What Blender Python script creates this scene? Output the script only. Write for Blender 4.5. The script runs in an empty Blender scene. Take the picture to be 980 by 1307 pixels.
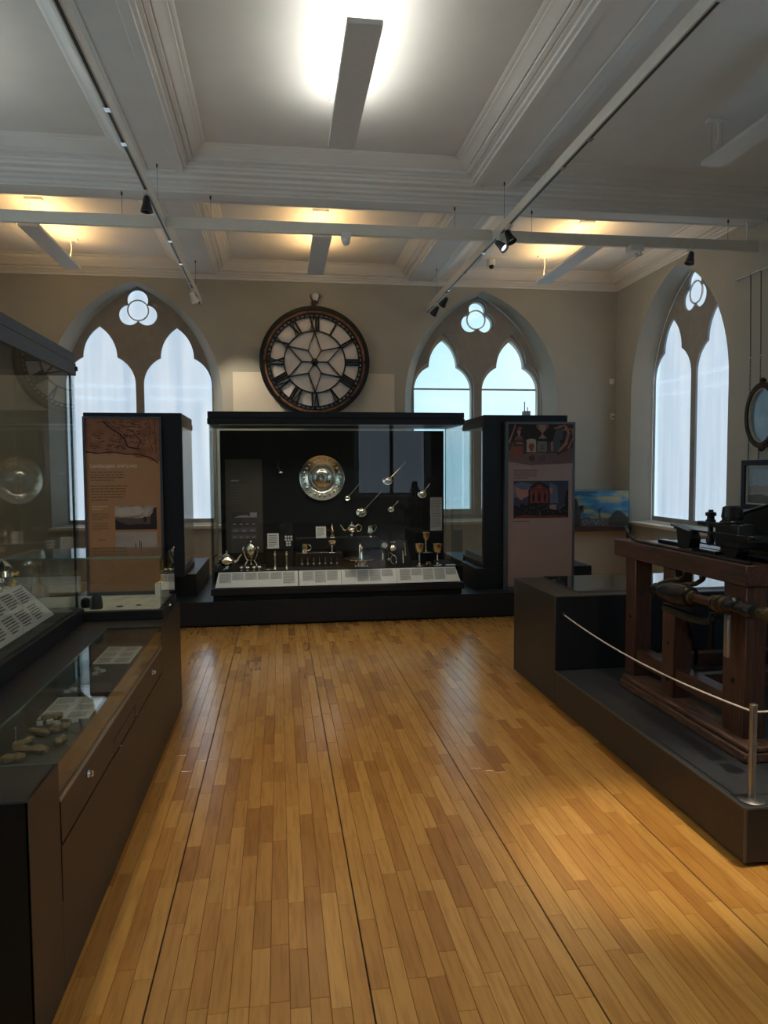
import bpy, bmesh, math, random
from mathutils import Vector, Matrix, geometry
PI = math.pi
S = bpy.context.scene
C = S.collection
random.seed(7)

# ------------------------------------------------------------------ camera, world, exposure
cam = bpy.data.objects.new('camera', bpy.data.cameras.new('camera'))
C.objects.link(cam)
yaw, pit, rol, F = 0.14286, -0.05755, -0.005896, 928.5
fw = Vector((math.sin(yaw)*math.cos(pit), math.cos(yaw)*math.cos(pit), math.sin(pit)))
rt = Vector((math.cos(yaw), -math.sin(yaw), 0)); up = rt.cross(fw)
r3 = rt*math.cos(rol)+up*math.sin(rol); u3 = up*math.cos(rol)-rt*math.sin(rol)
cam.matrix_world = Matrix(((r3.x, u3.x, -fw.x, 0), (r3.y, u3.y, -fw.y, 0), (r3.z, u3.z, -fw.z, 1.55), (0, 0, 0, 1)))
cam.data.sensor_fit = 'VERTICAL'; cam.data.sensor_height = 36; cam.data.lens = 36*F/1307
cam.data.clip_start = 0.05
S.camera = cam
S.view_settings.view_transform = 'Standard'; S.view_settings.look = 'None'
S.view_settings.exposure = 1.36; S.view_settings.gamma = 1.0; S.view_settings.use_curve_mapping = False
S.cycles.transparent_max_bounces = 32; S.cycles.max_bounces = 8; S.cycles.sample_clamp_indirect = 6
S.cycles.caustics_reflective = False; S.cycles.caustics_refractive = False

W = bpy.data.worlds.new('sky'); S.world = W; W.use_nodes = True
wn, wl = W.node_tree.nodes, W.node_tree.links
bg = wn['Background']
tc = wn.new('ShaderNodeTexCoord'); nz = wn.new('ShaderNodeTexNoise'); rp = wn.new('ShaderNodeValToRGB')
nz.inputs['Scale'].default_value = 3.5; nz.inputs['Detail'].default_value = 5
rp.color_ramp.elements[0].color = (0.30, 0.62, 0.80, 1); rp.color_ramp.elements[0].position = .36
rp.color_ramp.elements[1].color = (0.66, 0.82, 0.93, 1); rp.color_ramp.elements[1].position = .62
wl.new(tc.outputs['Generated'], nz.inputs['Vector']); wl.new(nz.outputs['Fac'], rp.inputs['Fac']); wl.new(rp.outputs['Color'], bg.inputs['Color'])
bg.inputs['Strength'].default_value = 1.25

# ------------------------------------------------------------------ light levels
L_BLIND, L_WHITE, L_WARM, L_CASE = 0.32, 5.6, 6.5, 3.3

# ------------------------------------------------------------------ materials
def mat(name, col, rough=.5, metal=0., var=0., scale=8., bump=0., spec=.5, stretch=None, col2=None):
    m = bpy.data.materials.new(name); m.use_nodes = True
    n, l = m.node_tree.nodes, m.node_tree.links; p = n['Principled BSDF']
    p.inputs['Base Color'].default_value = (*col, 1); p.inputs['Roughness'].default_value = rough
    p.inputs['Metallic'].default_value = metal; p.inputs['Specular IOR Level'].default_value = spec
    if var or bump or col2:
        t = n.new('ShaderNodeTexCoord'); mp = n.new('ShaderNodeMapping'); q = n.new('ShaderNodeTexNoise')
        q.inputs['Scale'].default_value = scale; q.inputs['Detail'].default_value = 4
        if stretch: mp.inputs['Scale'].default_value = stretch
        l.new(t.outputs['Object'], mp.inputs['Vector']); l.new(mp.outputs['Vector'], q.inputs['Vector'])
        r = n.new('ShaderNodeValToRGB'); e = r.color_ramp.elements
        c2 = col2 or tuple(min(1, c*(1+var)) for c in col); c1 = col if col2 else tuple(c*(1-var) for c in col)
        e[0].color = (*c1, 1); e[1].color = (*c2, 1); e[0].position = .35; e[1].position = .65
        l.new(q.outputs['Fac'], r.inputs['Fac']); l.new(r.outputs['Color'], p.inputs['Base Color'])
        if bump:
            b = n.new('ShaderNodeBump'); b.inputs['Strength'].default_value = bump; b.inputs['Distance'].default_value = .01
            l.new(q.outputs['Fac'], b.inputs['Height']); l.new(b.outputs['Normal'], p.inputs['Normal'])
    return m

def emis(name, col, s):
    m = bpy.data.materials.new(name); m.use_nodes = True
    p = m.node_tree.nodes['Principled BSDF']; p.inputs['Base Color'].default_value = (*col, 1)
    p.inputs['Emission Color'].default_value = (*col, 1); p.inputs['Emission Strength'].default_value = s
    return m

def glassmat(name, tint, f0=.04, k=.9, ex=5):
    m = bpy.data.materials.new(name); m.use_nodes = True
    n, l = m.node_tree.nodes, m.node_tree.links; n.remove(n['Principled BSDF'])
    t = n.new('ShaderNodeBsdfTransparent'); t.inputs['Color'].default_value = (*tint, 1)
    g = n.new('ShaderNodeBsdfGlossy'); g.inputs['Roughness'].default_value = 0.0
    lw = n.new('ShaderNodeLayerWeight'); lw.inputs['Blend'].default_value = .5
    pw = n.new('ShaderNodeMath'); pw.operation = 'POWER'; pw.inputs[1].default_value = ex
    ma = n.new('ShaderNodeMath'); ma.operation = 'MULTIPLY_ADD'; ma.inputs[1].default_value = k; ma.inputs[2].default_value = f0
    mx = n.new('ShaderNodeMixShader')
    l.new(lw.outputs['Facing'], pw.inputs[0]); l.new(pw.outputs[0], ma.inputs[0]); l.new(ma.outputs[0], mx.inputs[0])
    l.new(t.outputs[0], mx.inputs[1]); l.new(g.outputs[0], mx.inputs[2]); l.new(mx.outputs[0], n['Material Output'].inputs['Surface'])
    return m

def plankmat(name, source):
    m = bpy.data.materials.new(name); m.use_nodes = True
    n, l = m.node_tree.nodes, m.node_tree.links; p = n['Principled BSDF']
    if source == 'object':
        o = n.new('ShaderNodeObjectInfo'); rnd = o.outputs['Random']
    else:
        a = n.new('ShaderNodeAttribute'); a.attribute_name = 'tone'; rnd = a.outputs['Fac']
    r = n.new('ShaderNodeValToRGB'); e = r.color_ramp.elements
    e[0].color = (.46, .20, .042, 1); e[1].color = (.74, .385, .095, 1)
    x = e.new(.3); x.color = (.61, .29, .062, 1); x = e.new(.7); x.color = (.66, .335, .078, 1)
    l.new(rnd, r.inputs['Fac'])
    g = n.new('ShaderNodeNewGeometry'); mp = n.new('ShaderNodeMapping'); mp.inputs['Scale'].default_value = (60, 5, 1)
    q = n.new('ShaderNodeTexNoise'); q.inputs['Scale'].default_value = 1; q.inputs['Detail'].default_value = 5
    off = n.new('ShaderNodeVectorMath'); off.operation = 'ADD'
    cx = n.new('ShaderNodeCombineXYZ'); mu = n.new('ShaderNodeMath'); mu.operation = 'MULTIPLY'; mu.inputs[1].default_value = 37
    l.new(rnd, mu.inputs[0]); l.new(mu.outputs[0], cx.inputs['Z'])
    l.new(g.outputs['Position'], mp.inputs['Vector']); l.new(mp.outputs['Vector'], off.inputs[0]); l.new(cx.outputs[0], off.inputs[1]); l.new(off.outputs[0], q.inputs['Vector'])
    r2 = n.new('ShaderNodeValToRGB'); r2.color_ramp.elements[0].color = (.84, .79, .73, 1); r2.color_ramp.elements[0].position = .3
    r2.color_ramp.elements[1].color = (1.06, 1.06, 1.06, 1); r2.color_ramp.elements[1].position = .55
    l.new(q.outputs['Fac'], r2.inputs['Fac'])
    # knots
    k = n.new('ShaderNodeTexNoise'); k.inputs['Scale'].default_value = 1; k.inputs['Detail'].default_value = 1
    mk = n.new('ShaderNodeMapping'); mk.inputs['Scale'].default_value = (34, 20, 1)
    l.new(g.outputs['Position'], mk.inputs['Vector']); l.new(mk.outputs['Vector'], k.inputs['Vector'])
    rk = n.new('ShaderNodeValToRGB'); rk.color_ramp.elements[0].color = (.35, .25, .18, 1); rk.color_ramp.elements[0].position = .12
    rk.color_ramp.elements[1].color = (1, 1, 1, 1); rk.color_ramp.elements[1].position = .17
    l.new(k.outputs['Fac'], rk.inputs['Fac'])
    m1 = n.new('ShaderNodeMix'); m1.data_type = 'RGBA'; m1.blend_type = 'MULTIPLY'; m1.inputs[0].default_value = 1
    m2 = n.new('ShaderNodeMix'); m2.data_type = 'RGBA'; m2.blend_type = 'MULTIPLY'; m2.inputs[0].default_value = 1
    l.new(r.outputs['Color'], m1.inputs[6]); l.new(r2.outputs['Color'], m1.inputs[7])
    l.new(m1.outputs[2], m2.inputs[6]); l.new(rk.outputs['Color'], m2.inputs[7]); l.new(m2.outputs[2], p.inputs['Base Color'])
    p.inputs['Coat Weight'].default_value = 1.0; p.inputs['Coat Roughness'].default_value = .2; p.inputs['Roughness'].default_value = .26; p.inputs['Specular IOR Level'].default_value = .5
    return m

M = dict(
    wall=mat('wall_paint', (.435, .43, .385), .85, var=.03, scale=2, bump=.02),
    ceil=mat('ceiling_paint', (.82, .82, .81), .8, var=.02, scale=3),
    stone=mat('tracery_stone', (.30, .285, .27), .85, var=.06, scale=10, bump=.05),
    black=mat('case_black', (.010, .012, .016), .42, var=.1, scale=30, spec=.35),
    brown=mat('cabinet_black_brown', (.024, .020, .018), .40, var=.1, scale=20, spec=.4),
    hood=mat('case_hood_slate', (.055, .066, .088), .45, var=.06, scale=30),
    dark=mat('deck_black', (.007, .008, .010), .8, var=.1, scale=40, spec=.2),
    deck=mat('platform_vinyl', (.032, .034, .038), .5, var=.1, scale=25),
    grey=mat('deck_grey', (.075, .072, .066), .7, var=.08, scale=30),
    glass=glassmat('clear_glass', (.955, .975, .97)),
    gtop=glassmat('table_glass', (.93, .965, .955), .05),
    gedge=mat('glass_edge_green', (.10, .22, .20), .15, var=.1),
    blockglass=glassmat('vitrine_glass', (.75, .78, .78), .14, .86, 3),
    acrylic=glassmat('clear_acrylic', (.97, .98, .98), .012, .5),
    sky_dim=glassmat('sky_dimming_glass', (.64, .66, .665)),  # tint added to dim the bright sky seen through this pane
    white=mat('white_metal', (.80, .80, .78), .45, var=.02, scale=20),
    rail=mat('track_putty', (.72, .70, .64), .5, var=.02, scale=20),
    slot=mat('track_slot', (.02, .02, .02), .5, var=.1),
    steel=mat('brushed_steel', (.38, .37, .36), .35, 1., var=.06, scale=60),
    chrome=mat('chrome', (.75, .75, .74), .12, 1., var=.03),
    silver=mat('silverware', (.82, .76, .64), .16, 1., var=.08, scale=40, bump=.15),
    gilt=mat('silver_gilt', (.74, .56, .37), .2, 1., var=.1, scale=40, bump=.1),
    gold=mat('gilt_brass', (.85, .58, .18), .25, 1., var=.1, scale=30),
    paper=mat('paper', (.66, .65, .62), .7, var=.02, scale=20),
    paperg=mat('paper_grey', (.34, .33, .32), .75, var=.03, scale=20),
    ink=mat('ink', (.05, .05, .055), .7, var=.1),
    inkg=mat('ink_grey', (.25, .25, .25), .7, var=.1),
    wood=mat('press_mahogany', (.060, .024, .015), .42, var=.45, scale=6, bump=.06, stretch=(14, 1.2, 14)),
    woodv=mat('press_mahogany_upright', (.060, .024, .015), .42, var=.45, scale=6, bump=.06, stretch=(14, 14, 1.2)),
    sillw=mat('press_sill_worn', (.105, .050, .030), .55, var=.5, scale=5, bump=.3, stretch=(14, 1.5, 14)),
    iron=mat('black_iron', (.010, .011, .012), .28, .25, var=.3, scale=20, bump=.06, spec=.4),
    brass=mat('worn_brass', (.115, .085, .05), .35, .9, var=.35, scale=18),
    copper=mat('copper_bar', (.10, .045, .032), .35, .8, var=.2, scale=14),
    pot=mat('black_pot', (.012, .012, .012), .5, var=.2),
    bone=mat('bone_finds', (.27, .19, .10), .8, var=.35, scale=22, bump=.4),
    shard=mat('glass_shard', (.70, .76, .76), .08, .2, var=.05),
    rope=mat('barrier_rope', (.62, .58, .52), .7, var=.1, scale=90),
    opal=mat('opal_glass', (.86, .80, .77), .35, var=.05, scale=5),
    dialwood=mat('dial_wood', (.22, .10, .05), .5, var=.3, scale=12),
    navy=mat('frame_navy', (.016, .020, .034), .6, var=.1, spec=.2),
    oval=mat('oval_frame', (.045, .024, .014), .6, var=.4, scale=20, bump=.2, spec=.2),
    mount=mat('cream_mount_lit_tracery', (.62, .58, .50), .8, var=.03),
    cream=mat('plinth_cream', (.70, .645, .55), .7, var=.02, scale=4),
    maho=mat('diorama_base', (.055, .020, .018), .4, var=.2),
    orange=mat('panel_orange', (.40, .20, .095), .38, var=.03, scale=3),
    mapc=mat('panel_map', (.30, .115, .055), .4, scale=9, col2=(.20, .070, .032)),
    mapink=mat('map_ink', (.018, .008, .007), .6, var=.1),
    mauve=mat('panel_mauve', (.36, .245, .232), .3, var=.03, scale=3),
    blind=None, bulb=emis('lamp_white', (1, .97, .86), L_WHITE), warm=emis('lamp_warm', (1, .62, .25), L_WARM),
    spotlens=emis('spot_lens', (1, .96, .85), 2.5), led=emis('led_green', (.3, 1, .2), 1.0),
    sheet=mat('map_sheet', (.42, .38, .30), .8, var=.12, scale=12),
)
def flatm(name, c, r=.6): return mat(name, c, r, var=.06, scale=25)
def blindmat():
    m = bpy.data.materials.new('daylit_blind'); m.use_nodes = True
    n, l = m.node_tree.nodes, m.node_tree.links; p = n['Principled BSDF']
    t = n.new('ShaderNodeTexCoord'); mp = n.new('ShaderNodeMapping'); mp.inputs['Scale'].default_value = (5, 5, .25)
    q = n.new('ShaderNodeTexNoise'); q.inputs['Scale'].default_value = 2.2; q.inputs['Detail'].default_value = 3
    r = n.new('ShaderNodeValToRGB'); r.color_ramp.elements[0].color = (.46, .63, .80, 1); r.color_ramp.elements[0].position = .3
    r.color_ramp.elements[1].color = (.66, .80, .93, 1); r.color_ramp.elements[1].position = .7
    l.new(t.outputs['Object'], mp.inputs['Vector']); l.new(mp.outputs['Vector'], q.inputs['Vector']); l.new(q.outputs['Fac'], r.inputs['Fac'])
    l.new(r.outputs['Color'], p.inputs['Emission Color']); p.inputs['Emission Strength'].default_value = L_BLIND
    p.inputs['Base Color'].default_value = (.6, .62, .64, 1); p.inputs['Roughness'].default_value = .8
    return m
M['blind'] = blindmat()

# ------------------------------------------------------------------ mesh collector
def fill(loops):
    """triangles (as indices into the flattened loops) of a polygon with holes"""
    if len(loops) == 1:
        return geometry.tessellate_polygon([[Vector((x, y, 0)) for x, y in loops[0]]])
    t = bmesh.new(); es = []; n = 0; ids = t.verts.layers.int.new('i')
    for l in loops:
        vs = []
        for x, y in l:
            v = t.verts.new((x, y, 0)); v[ids] = n; n += 1; vs.append(v)
        es += [t.edges.new((vs[i], vs[(i+1) % len(vs)])) for i in range(len(vs))]
    bmesh.ops.triangle_fill(t, use_beauty=True, use_dissolve=False, edges=es, normal=(0, 0, 1))
    r = [tuple(v[ids] for v in f.verts) for f in t.faces]; t.free(); return r
Z3 = Vector((0, 0, 1))
class B:
    def __init__(s): s.bm = bmesh.new(); s.mi = 0
    def _f(s, n0):
        s.bm.faces.ensure_lookup_table()
        for f in s.bm.faces[n0:]: f.material_index = s.mi
    def box(s, x0, x1, y0, y1, z0, z1, bev=0, mx=None):
        n0 = len(s.bm.faces)
        vs = [s.bm.verts.new((x, y, z)) for z in (z0, z1) for x, y in ((x0, y0), (x1, y0), (x1, y1), (x0, y1))]
        if mx is not None:
            for v in vs: v.co = mx @ v.co
        fs = [s.bm.faces.new([vs[i] for i in q]) for q in ((3, 2, 1, 0), (4, 5, 6, 7), (0, 1, 5, 4), (1, 2, 6, 5), (2, 3, 7, 6), (3, 0, 4, 7))]
        if bev:
            es = list({e for f in fs for e in f.edges})
            bmesh.ops.bevel(s.bm, geom=es, offset=bev, segments=1, affect='EDGES')
        s._f(n0); return s
    def lathe(s, c, prof, seg=16, ax=Z3, cap=True, sx=1.0):
        n0 = len(s.bm.faces); ax = Vector(ax).normalized(); q = Z3.rotation_difference(ax); c = Vector(c); rings = []
        for r, z in prof:
            rings.append([s.bm.verts.new(c+q @ Vector((max(r, 1e-5)*math.cos(2*PI*i/seg)*sx, max(r, 1e-5)*math.sin(2*PI*i/seg), z))) for i in range(seg)])
        for a, b in zip(rings, rings[1:]):
            for i in range(seg): s.bm.faces.new((a[i], a[(i+1) % seg], b[(i+1) % seg], b[i]))
        if cap:
            if prof[0][0] > 1e-4: s.bm.faces.new(rings[0][::-1])
            if prof[-1][0] > 1e-4: s.bm.faces.new(rings[-1])
        s._f(n0); return s
    def cyl(s, p, q, r, r2=None, seg=12):
        p, q = Vector(p), Vector(q); d = q-p
        return s.lathe(p, [(r, 0), (r if r2 is None else r2, d.length)], seg, d)
    def ball(s, c, r, seg=12, sc=(1, 1, 1)):
        n0 = len(s.bm.faces)
        bmesh.ops.create_uvsphere(s.bm, u_segments=seg, v_segments=max(6, seg//2+2), radius=r, matrix=Matrix.Translation(c) @ Matrix.Diagonal((*sc, 1)))
        s._f(n0); return s
    def tube(s, pts, r, seg=8, closed=False):
        n0 = len(s.bm.faces); P = [Vector(p) for p in pts]; n = len(P); rings = []
        rr = r if isinstance(r, (list, tuple)) else [r]*n
        nrm = None
        for i in range(n):
            if closed: t = (P[(i+1) % n]-P[i-1]).normalized()
            else: t = (P[min(i+1, n-1)]-P[max(i-1, 0)]).normalized()
            if nrm is None: nrm = t.orthogonal().normalized()
            else: nrm = (nrm-t*nrm.dot(t)).normalized()
            bi = t.cross(nrm)
            rings.append([s.bm.verts.new(P[i]+(nrm*math.cos(2*PI*k/seg)+bi*math.sin(2*PI*k/seg))*rr[i]) for k in range(seg)])
        pairs = list(zip(rings, rings[1:]))+([(rings[-1], rings[0])] if closed else [])
        for a, b in pairs:
            for k in range(seg): s.bm.faces.new((a[k], a[(k+1) % seg], b[(k+1) % seg], b[k]))
        if not closed: s.bm.faces.new(rings[0][::-1]); s.bm.faces.new(rings[-1])
        s._f(n0); return s
    def plate(s, loops, fr, t0, t1):
        """solid plate: first loop outline, others holes; fr=(O,U,V) ; from depth t0 to t1 along U x V"""
        n0 = len(s.bm.faces); O, U, V = (Vector(a) for a in fr); N = U.cross(V)
        tri = fill(loops)
        flat = [p for l in loops for p in l]
        top = [s.bm.verts.new(O+U*x+V*y+N*t1) for x, y in flat]; bot = [s.bm.verts.new(O+U*x+V*y+N*t0) for x, y in flat]
        for a, b, c in tri:
            d = (flat[b][0]-flat[a][0])*(flat[c][1]-flat[a][1])-(flat[b][1]-flat[a][1])*(flat[c][0]-flat[a][0])
            if abs(d) < 1e-12: continue
            k = (a, b, c) if d > 0 else (a, c, b)
            try: s.bm.faces.new([top[i] for i in k]); s.bm.faces.new([bot[i] for i in k[::-1]])
            except ValueError: pass
        o = 0
        for j, l in enumerate(loops):
            n = len(l); ar = sum(l[i][0]*l[(i+1) % n][1]-l[(i+1) % n][0]*l[i][1] for i in range(n))
            for i in range(n):
                a, b = o+i, o+(i+1) % n
                q = (bot[a], bot[b], top[b], top[a])
                if (ar < 0) != (j > 0): q = q[::-1]
                s.bm.faces.new(q)
            o += n
        s._f(n0); return s
    def flat(s, poly, fr, lift=.0006):
        n0 = len(s.bm.faces); O, U, V = (Vector(a) for a in fr); N = U.cross(V).normalized()
        s.bm.faces.new([s.bm.verts.new(O+U*x+V*y+N*lift) for x, y in poly]); s._f(n0); return s
    def rect(s, x0, x1, y0, y1, fr, lift=.0006): return s.flat([(x0, y0), (x1, y0), (x1, y1), (x0, y1)], fr, lift)
    def text(s, x, y, w, h, nl, fr, seed=0, lift=.0012, fill=.5, short=.6):
        """body copy too small to read: rows of short printed strokes; x,y is the top left"""
        R = random.Random(seed)
        for i in range(nl):
            yy = y-(i+.75)*h/nl; e = w*(R.uniform(.86, 1) if i < nl-1 else short); xx = 0
            while xx < e:
                l = min(R.uniform(.06, .17)*w, e-xx); s.rect(x+xx, x+xx+l, yy, yy+h/nl*fill, fr, lift); xx += l+.022*w
        return s
ORG = {}
def obj(name, b, m, parent=None, kind=None, at=None, smooth=True):
    me = bpy.data.meshes.new(name)
    if parent is not None: org = ORG[parent.name]
    elif at is not None: org = Vector(at)
    else:
        cs = [v.co for v in b.bm.verts]
        org = Vector([(min(c[i] for c in cs)+max(c[i] for c in cs))/2 for i in (0, 1)]+[min(c.z for c in cs)])
    bmesh.ops.translate(b.bm, verts=b.bm.verts, vec=-org)
    b.bm.to_mesh(me); b.bm.free()
    for x in (m if isinstance(m, (list, tuple)) else [m]): me.materials.append(x if not isinstance(x, str) else M[x])
    if smooth:
        me.shade_smooth(); me.set_sharp_from_angle(angle=math.radians(38))
    o = bpy.data.objects.new(name, me); C.objects.link(o); ORG[o.name] = org
    if parent is not None: o.parent = parent
    else: o.location = org
    if kind: o['kind'] = kind
    return o
def tag(o, label, cat, group=None):
    o['label'] = label; o['category'] = cat
    if group: o['group'] = group
    return o
def thing(name, label, cat, loc, group=None, kind=None):
    o = bpy.data.objects.new(name, None); C.objects.link(o); o.location = loc; ORG[o.name] = Vector(loc); o.empty_display_size = .1
    if kind: o['kind'] = kind
    else: tag(o, label, cat, group)
    return o
def dup(o, loc, label, group=None, rz=None):
    r = o.copy(); C.objects.link(r); r.location = loc; r['label'] = label
    if rz is not None: r.rotation_euler = (0, 0, rz)
    if group: r['group'] = group
    for ch in list(o.children):
        c = ch.copy(); C.objects.link(c); c.parent = r
        for g in list(ch.children):
            d = g.copy(); C.objects.link(d); d.parent = c
    ORG[r.name] = Vector(loc)
    return r
def lab(o, t): o['label'] = t; return o

# ------------------------------------------------------------------ room shell
XL, XR, YB, YF, ZC, ZW = -4.05, 5.114, 10.6, -7.0, 4.46, 4.46
def arch(a, z0, zs, za, n=14):
    h = za-zs; R = (a*a+h*h)/(2*a); c = a-R; t1 = math.acos(-c/R)
    rp_ = [(c+R*math.cos(t1*i/n), zs+R*math.sin(t1*i/n)) for i in range(n+1)]
    return [(-a, z0), (a, z0)]+rp_+[(-x, z) for x, z in rp_[-2::-1]]
OUT = arch(1.17, .76, 2.6, 4.18); INN = arch(1.03, .80, 2.6, 4.175)
D = .27
def light_loop(cx):
    p = [(cx-.475, .86), (cx+.475, .86)]; r = .417; h = [(.475, 2.79)]
    rt_ = []
    for i in range(9):
        t = math.radians(65.6)*i/8; rt_.append((.058+r*math.cos(t), 2.79+r*math.sin(t)))
    a, hh = .232, .43; R = (a*a+hh*hh)/(2*a); c = a-R; t1 = math.acos(-c/R)
    for i in range(9): rt_.append((c+R*math.cos(t1*i/8), 3.17+R*math.sin(t1*i/8)))
    return p+[(cx+x, z) for x, z in rt_]+[(cx-x, z) for x, z in rt_[-2::-1]]
def trefoil(cz, d=.138, r=.142, n=48):
    o = []
    for i in range(n):
        f = 2*PI*i/n; best = 0
        for k in range(3):
            g = f-(PI/2+k*2*PI/3); q = r*r-(d*math.sin(g))**2
            if q >= 0: best = max(best, d*math.cos(g)+math.sqrt(q))
        o.append((best*math.cos(f), cz+best*math.sin(f)))
    return o
def circle(cx, cy, r, n=24): return [(cx+r*math.cos(2*PI*i/n), cy+r*math.sin(2*PI*i/n)) for i in range(n)]

def window(k, O, U, blind, pane='glass'):
    """gothic two-light window in a deep splayed reveal; O is the point at floor level under its middle, on the wall face"""
    w = thing('window_%d' % k, '', '', O, kind='structure')
    U = Vector(U); N = U.cross(Z3); O = Vector(O); P = O-N*D
    b = B(); n0 = 0
    vo = [b.bm.verts.new(O+U*x+Z3*z) for x, z in OUT]; vi = [b.bm.verts.new(P+U*x+Z3*z) for x, z in INN]
    for i in range(len(OUT)):
        j = (i+1) % len(OUT); b.bm.faces.new((vo[j], vo[i], vi[i], vi[j]))
    obj('reveal', b, 'wall', w)
    fr = (P, U, Z3)
    loops = [INN, light_loop(-.53), light_loop(.53), trefoil(3.838)]
    # chamfered stone: a front plate with wider openings over a slightly tighter rear plate
    b = B(); b.plate(loops, fr, -.03 if blind else -.07, -.001)
    tight = lambda l, s, c: [((x-c[0])*s+c[0], (z-c[1])*s+c[1]) for x, z in l]
    l2 = [INN, tight(light_loop(-.53), .94, (-.53, 2.2)), tight(light_loop(.53), .94, (.53, 2.2)), tight(trefoil(3.838), .92, (0, 3.838))]
    obj('tracery', b, 'stone', w)
    if not blind:
        b = B(); b.plate(l2, fr, -.17, -.07); obj('tracery_rear', b, 'mount', w)  # paler than the stone: skylight on the opening edges put into the colour
    b = B(); b.plate([circle(0, 3.838, .152), circle(0, 3.838, .134)], fr, -.028 if blind else -.135, -.012 if blind else -.10); obj('trefoil_ring', b, 'paper' if blind else 'steel', w)
    for s in (-.53, .53):
        if blind:
            b = B(); b.plate([[(s-.47, 2.77), (s+.47, 2.765), (s+.47, 2.775), (s-.47, 2.78)]], fr, -.036, -.033); b.plate([[(s-.42, 2.60), (s+.3, 2.575), (s+.42, 2.59), (s+.3, 2.585), (s-.42, 2.61)]], fr, -.036, -.033); obj('blind_hem', b, 'blind', w)
        else:
            b = B(); b.plate([[(s-.48, 2.775), (s+.48, 2.775), (s+.48, 2.80), (s-.48, 2.80)]], fr, -.185, -.16); obj('glazing_bar', b, 'paperg', w)
    if blind:
        b = B()
        m = 36; rows = []
        for z in (.80, 2.0, 3.0, 4.3):
            rows.append([b.bm.verts.new(P-N*(.055+.006*math.sin(i*1.3)+.004*math.sin(i*.5+z))+U*(-1.1+2.2*i/m)+Z3*z) for i in range(m+1)])
        for a, c in zip(rows, rows[1:]):
            for i in range(m): b.bm.faces.new((a[i], a[i+1], c[i+1], c[i]))
        obj('blind', b, 'blind', w)
    else:
        for s in (-.53, .53):
            b = B(); b.plate([[(s-.5, .84), (s+.5, .84), (s+.5, 3.64), (s-.5, 3.64)]], fr, -.20, -.194); obj('pane', b, pane, w)
        b = B(); b.plate([[(-.35, 3.645), (.35, 3.645), (.35, 4.21), (-.35, 4.21)]], fr, -.20, -.194); obj('pane', b, pane, w)
    b = B(); b.plate([[(-1.20, 0), (1.20, 0), (1.20, .04), (-1.20, .04)]], (O+Z3*.735, U, Z3), -D, .05); obj('sill', b, 'cream', w)
    return w
def wall(name, O, U, W_, holes):
    b = B(); O, U = Vector(O), Vector(U)
    loops = [[(0, 0), (W_, 0), (W_, ZW), (0, ZW)]]+[[(x+c, z) for x, z in OUT] for c in holes]
    b.plate(loops, (O, U, Z3), -.02, 0)
    return obj(name, b, 'wall', kind='structure', at=(0, 0, 0))
WL, WR = -1.95, 3.02
wall('wall_back', (XL, YB, 0), (1, 0, 0), XR-XL, [WL-XL, WR-XL])
window(1, (WL, YB, 0), (1, 0, 0), True); window(2, (WR, YB, 0), (1, 0, 0), False, 'sky_dim')
wall('wall_right', (XR, YB, 0), (0, -1, 0), YB-YF, [YB-8.93, YB-2.6, YB+1.6])
window(3, (XR, 8.93, 0), (0, -1, 0), True); window(4, (XR, 2.6, 0), (0, -1, 0), False); window(5, (XR, -1.6, 0), (0, -1, 0), True)
wall('wall_left', (XL, YF, 0), (0, 1, 0), YB-YF, [1.2-YF, 5.4-YF])
window(6, (XL, 1.2, 0), (0, 1, 0), False); window(7, (XL, 5.4, 0), (0, 1, 0), False)  # unseen left windows, added to let in more daylight
wall('wall_front', (XR, YF, 0), (-1, 0, 0), XR-XL, [XR-3.4])
window(8, (3.4, YF, 0), (-1, 0, 0), True)
b = B(); b.box(XL, XR, YF, YB, ZC, ZC+.03); obj('ceiling', b, 'ceil', kind='structure', at=(0, 0, 0))

MOULD = [(0, 4.28), (0, 4.305), (.025, 4.312), (.03, 4.332), (.055, 4.338), (.055, 4.362), (.064, 4.362), (.064, 4.350), (.095, 4.362), (.095, 4.390), (.106, 4.390), (.106, 4.382), (.12, 4.388), (.15, 4.425), (.185, 4.437), (.19, 4.446), (.215, 4.449), (.23, 4.462)]
def beam(name, prof, fr, l0, l1):
    b = B(); b.plate([prof], fr, l0, l1); return obj(name, b, 'ceil', kind='structure', at=(0, 0, 0))
k = 1
for x0, x1 in ((-1.22, -.83), (1.90, 2.30)):
    sunk = [(x0, 4.28), (x0+.07, 4.28), (x0+.075, 4.292), (x1-.075, 4.292), (x1-.07, 4.28), (x1, 4.28)]
    prof = [(x0-d, z) for d, z in MOULD[::-1]]+sunk[1:-1]+[(x1+d, z) for d, z in MOULD]
    for y0, y1 in ((2.0, 7.05), (7.45, YB), (YF, 1.6)):
        beam('trim_%d' % k, [(-x, z) for x, z in prof], ((0, 0, 0), (-1, 0, 0), (0, 0, 1)), y0, y1)
        k += 1
FASC = [(0, 4.15), (.0, 4.165), (.02, 4.17), (.025, 4.20), (.035, 4.20), (.035, 4.195), (.06, 4.205), (.06, 4.235), (.07, 4.235), (.07, 4.228), (.10, 4.24), (.105, 4.265), (.15, 4.28)]
for c in (7.275, 1.75):
    h = .125
    prof = [(c-h-.15-d, z) for d, z in MOULD[::-1]]+[(c-h-d, z) for d, z in FASC[-2::-1]]+[(c-h+.03, 4.15), (c-h+.035, 4.158), (c+h-.035, 4.158), (c+h-.03, 4.15)]+[(c+h+d, z) for d, z in FASC]+[(c+h+.15+d, z) for d, z in MOULD]
    beam('trim_%d' % k, prof, ((0, 0, 0), (0, 1, 0), (0, 0, 1)), XL, XR); k += 1
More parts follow.
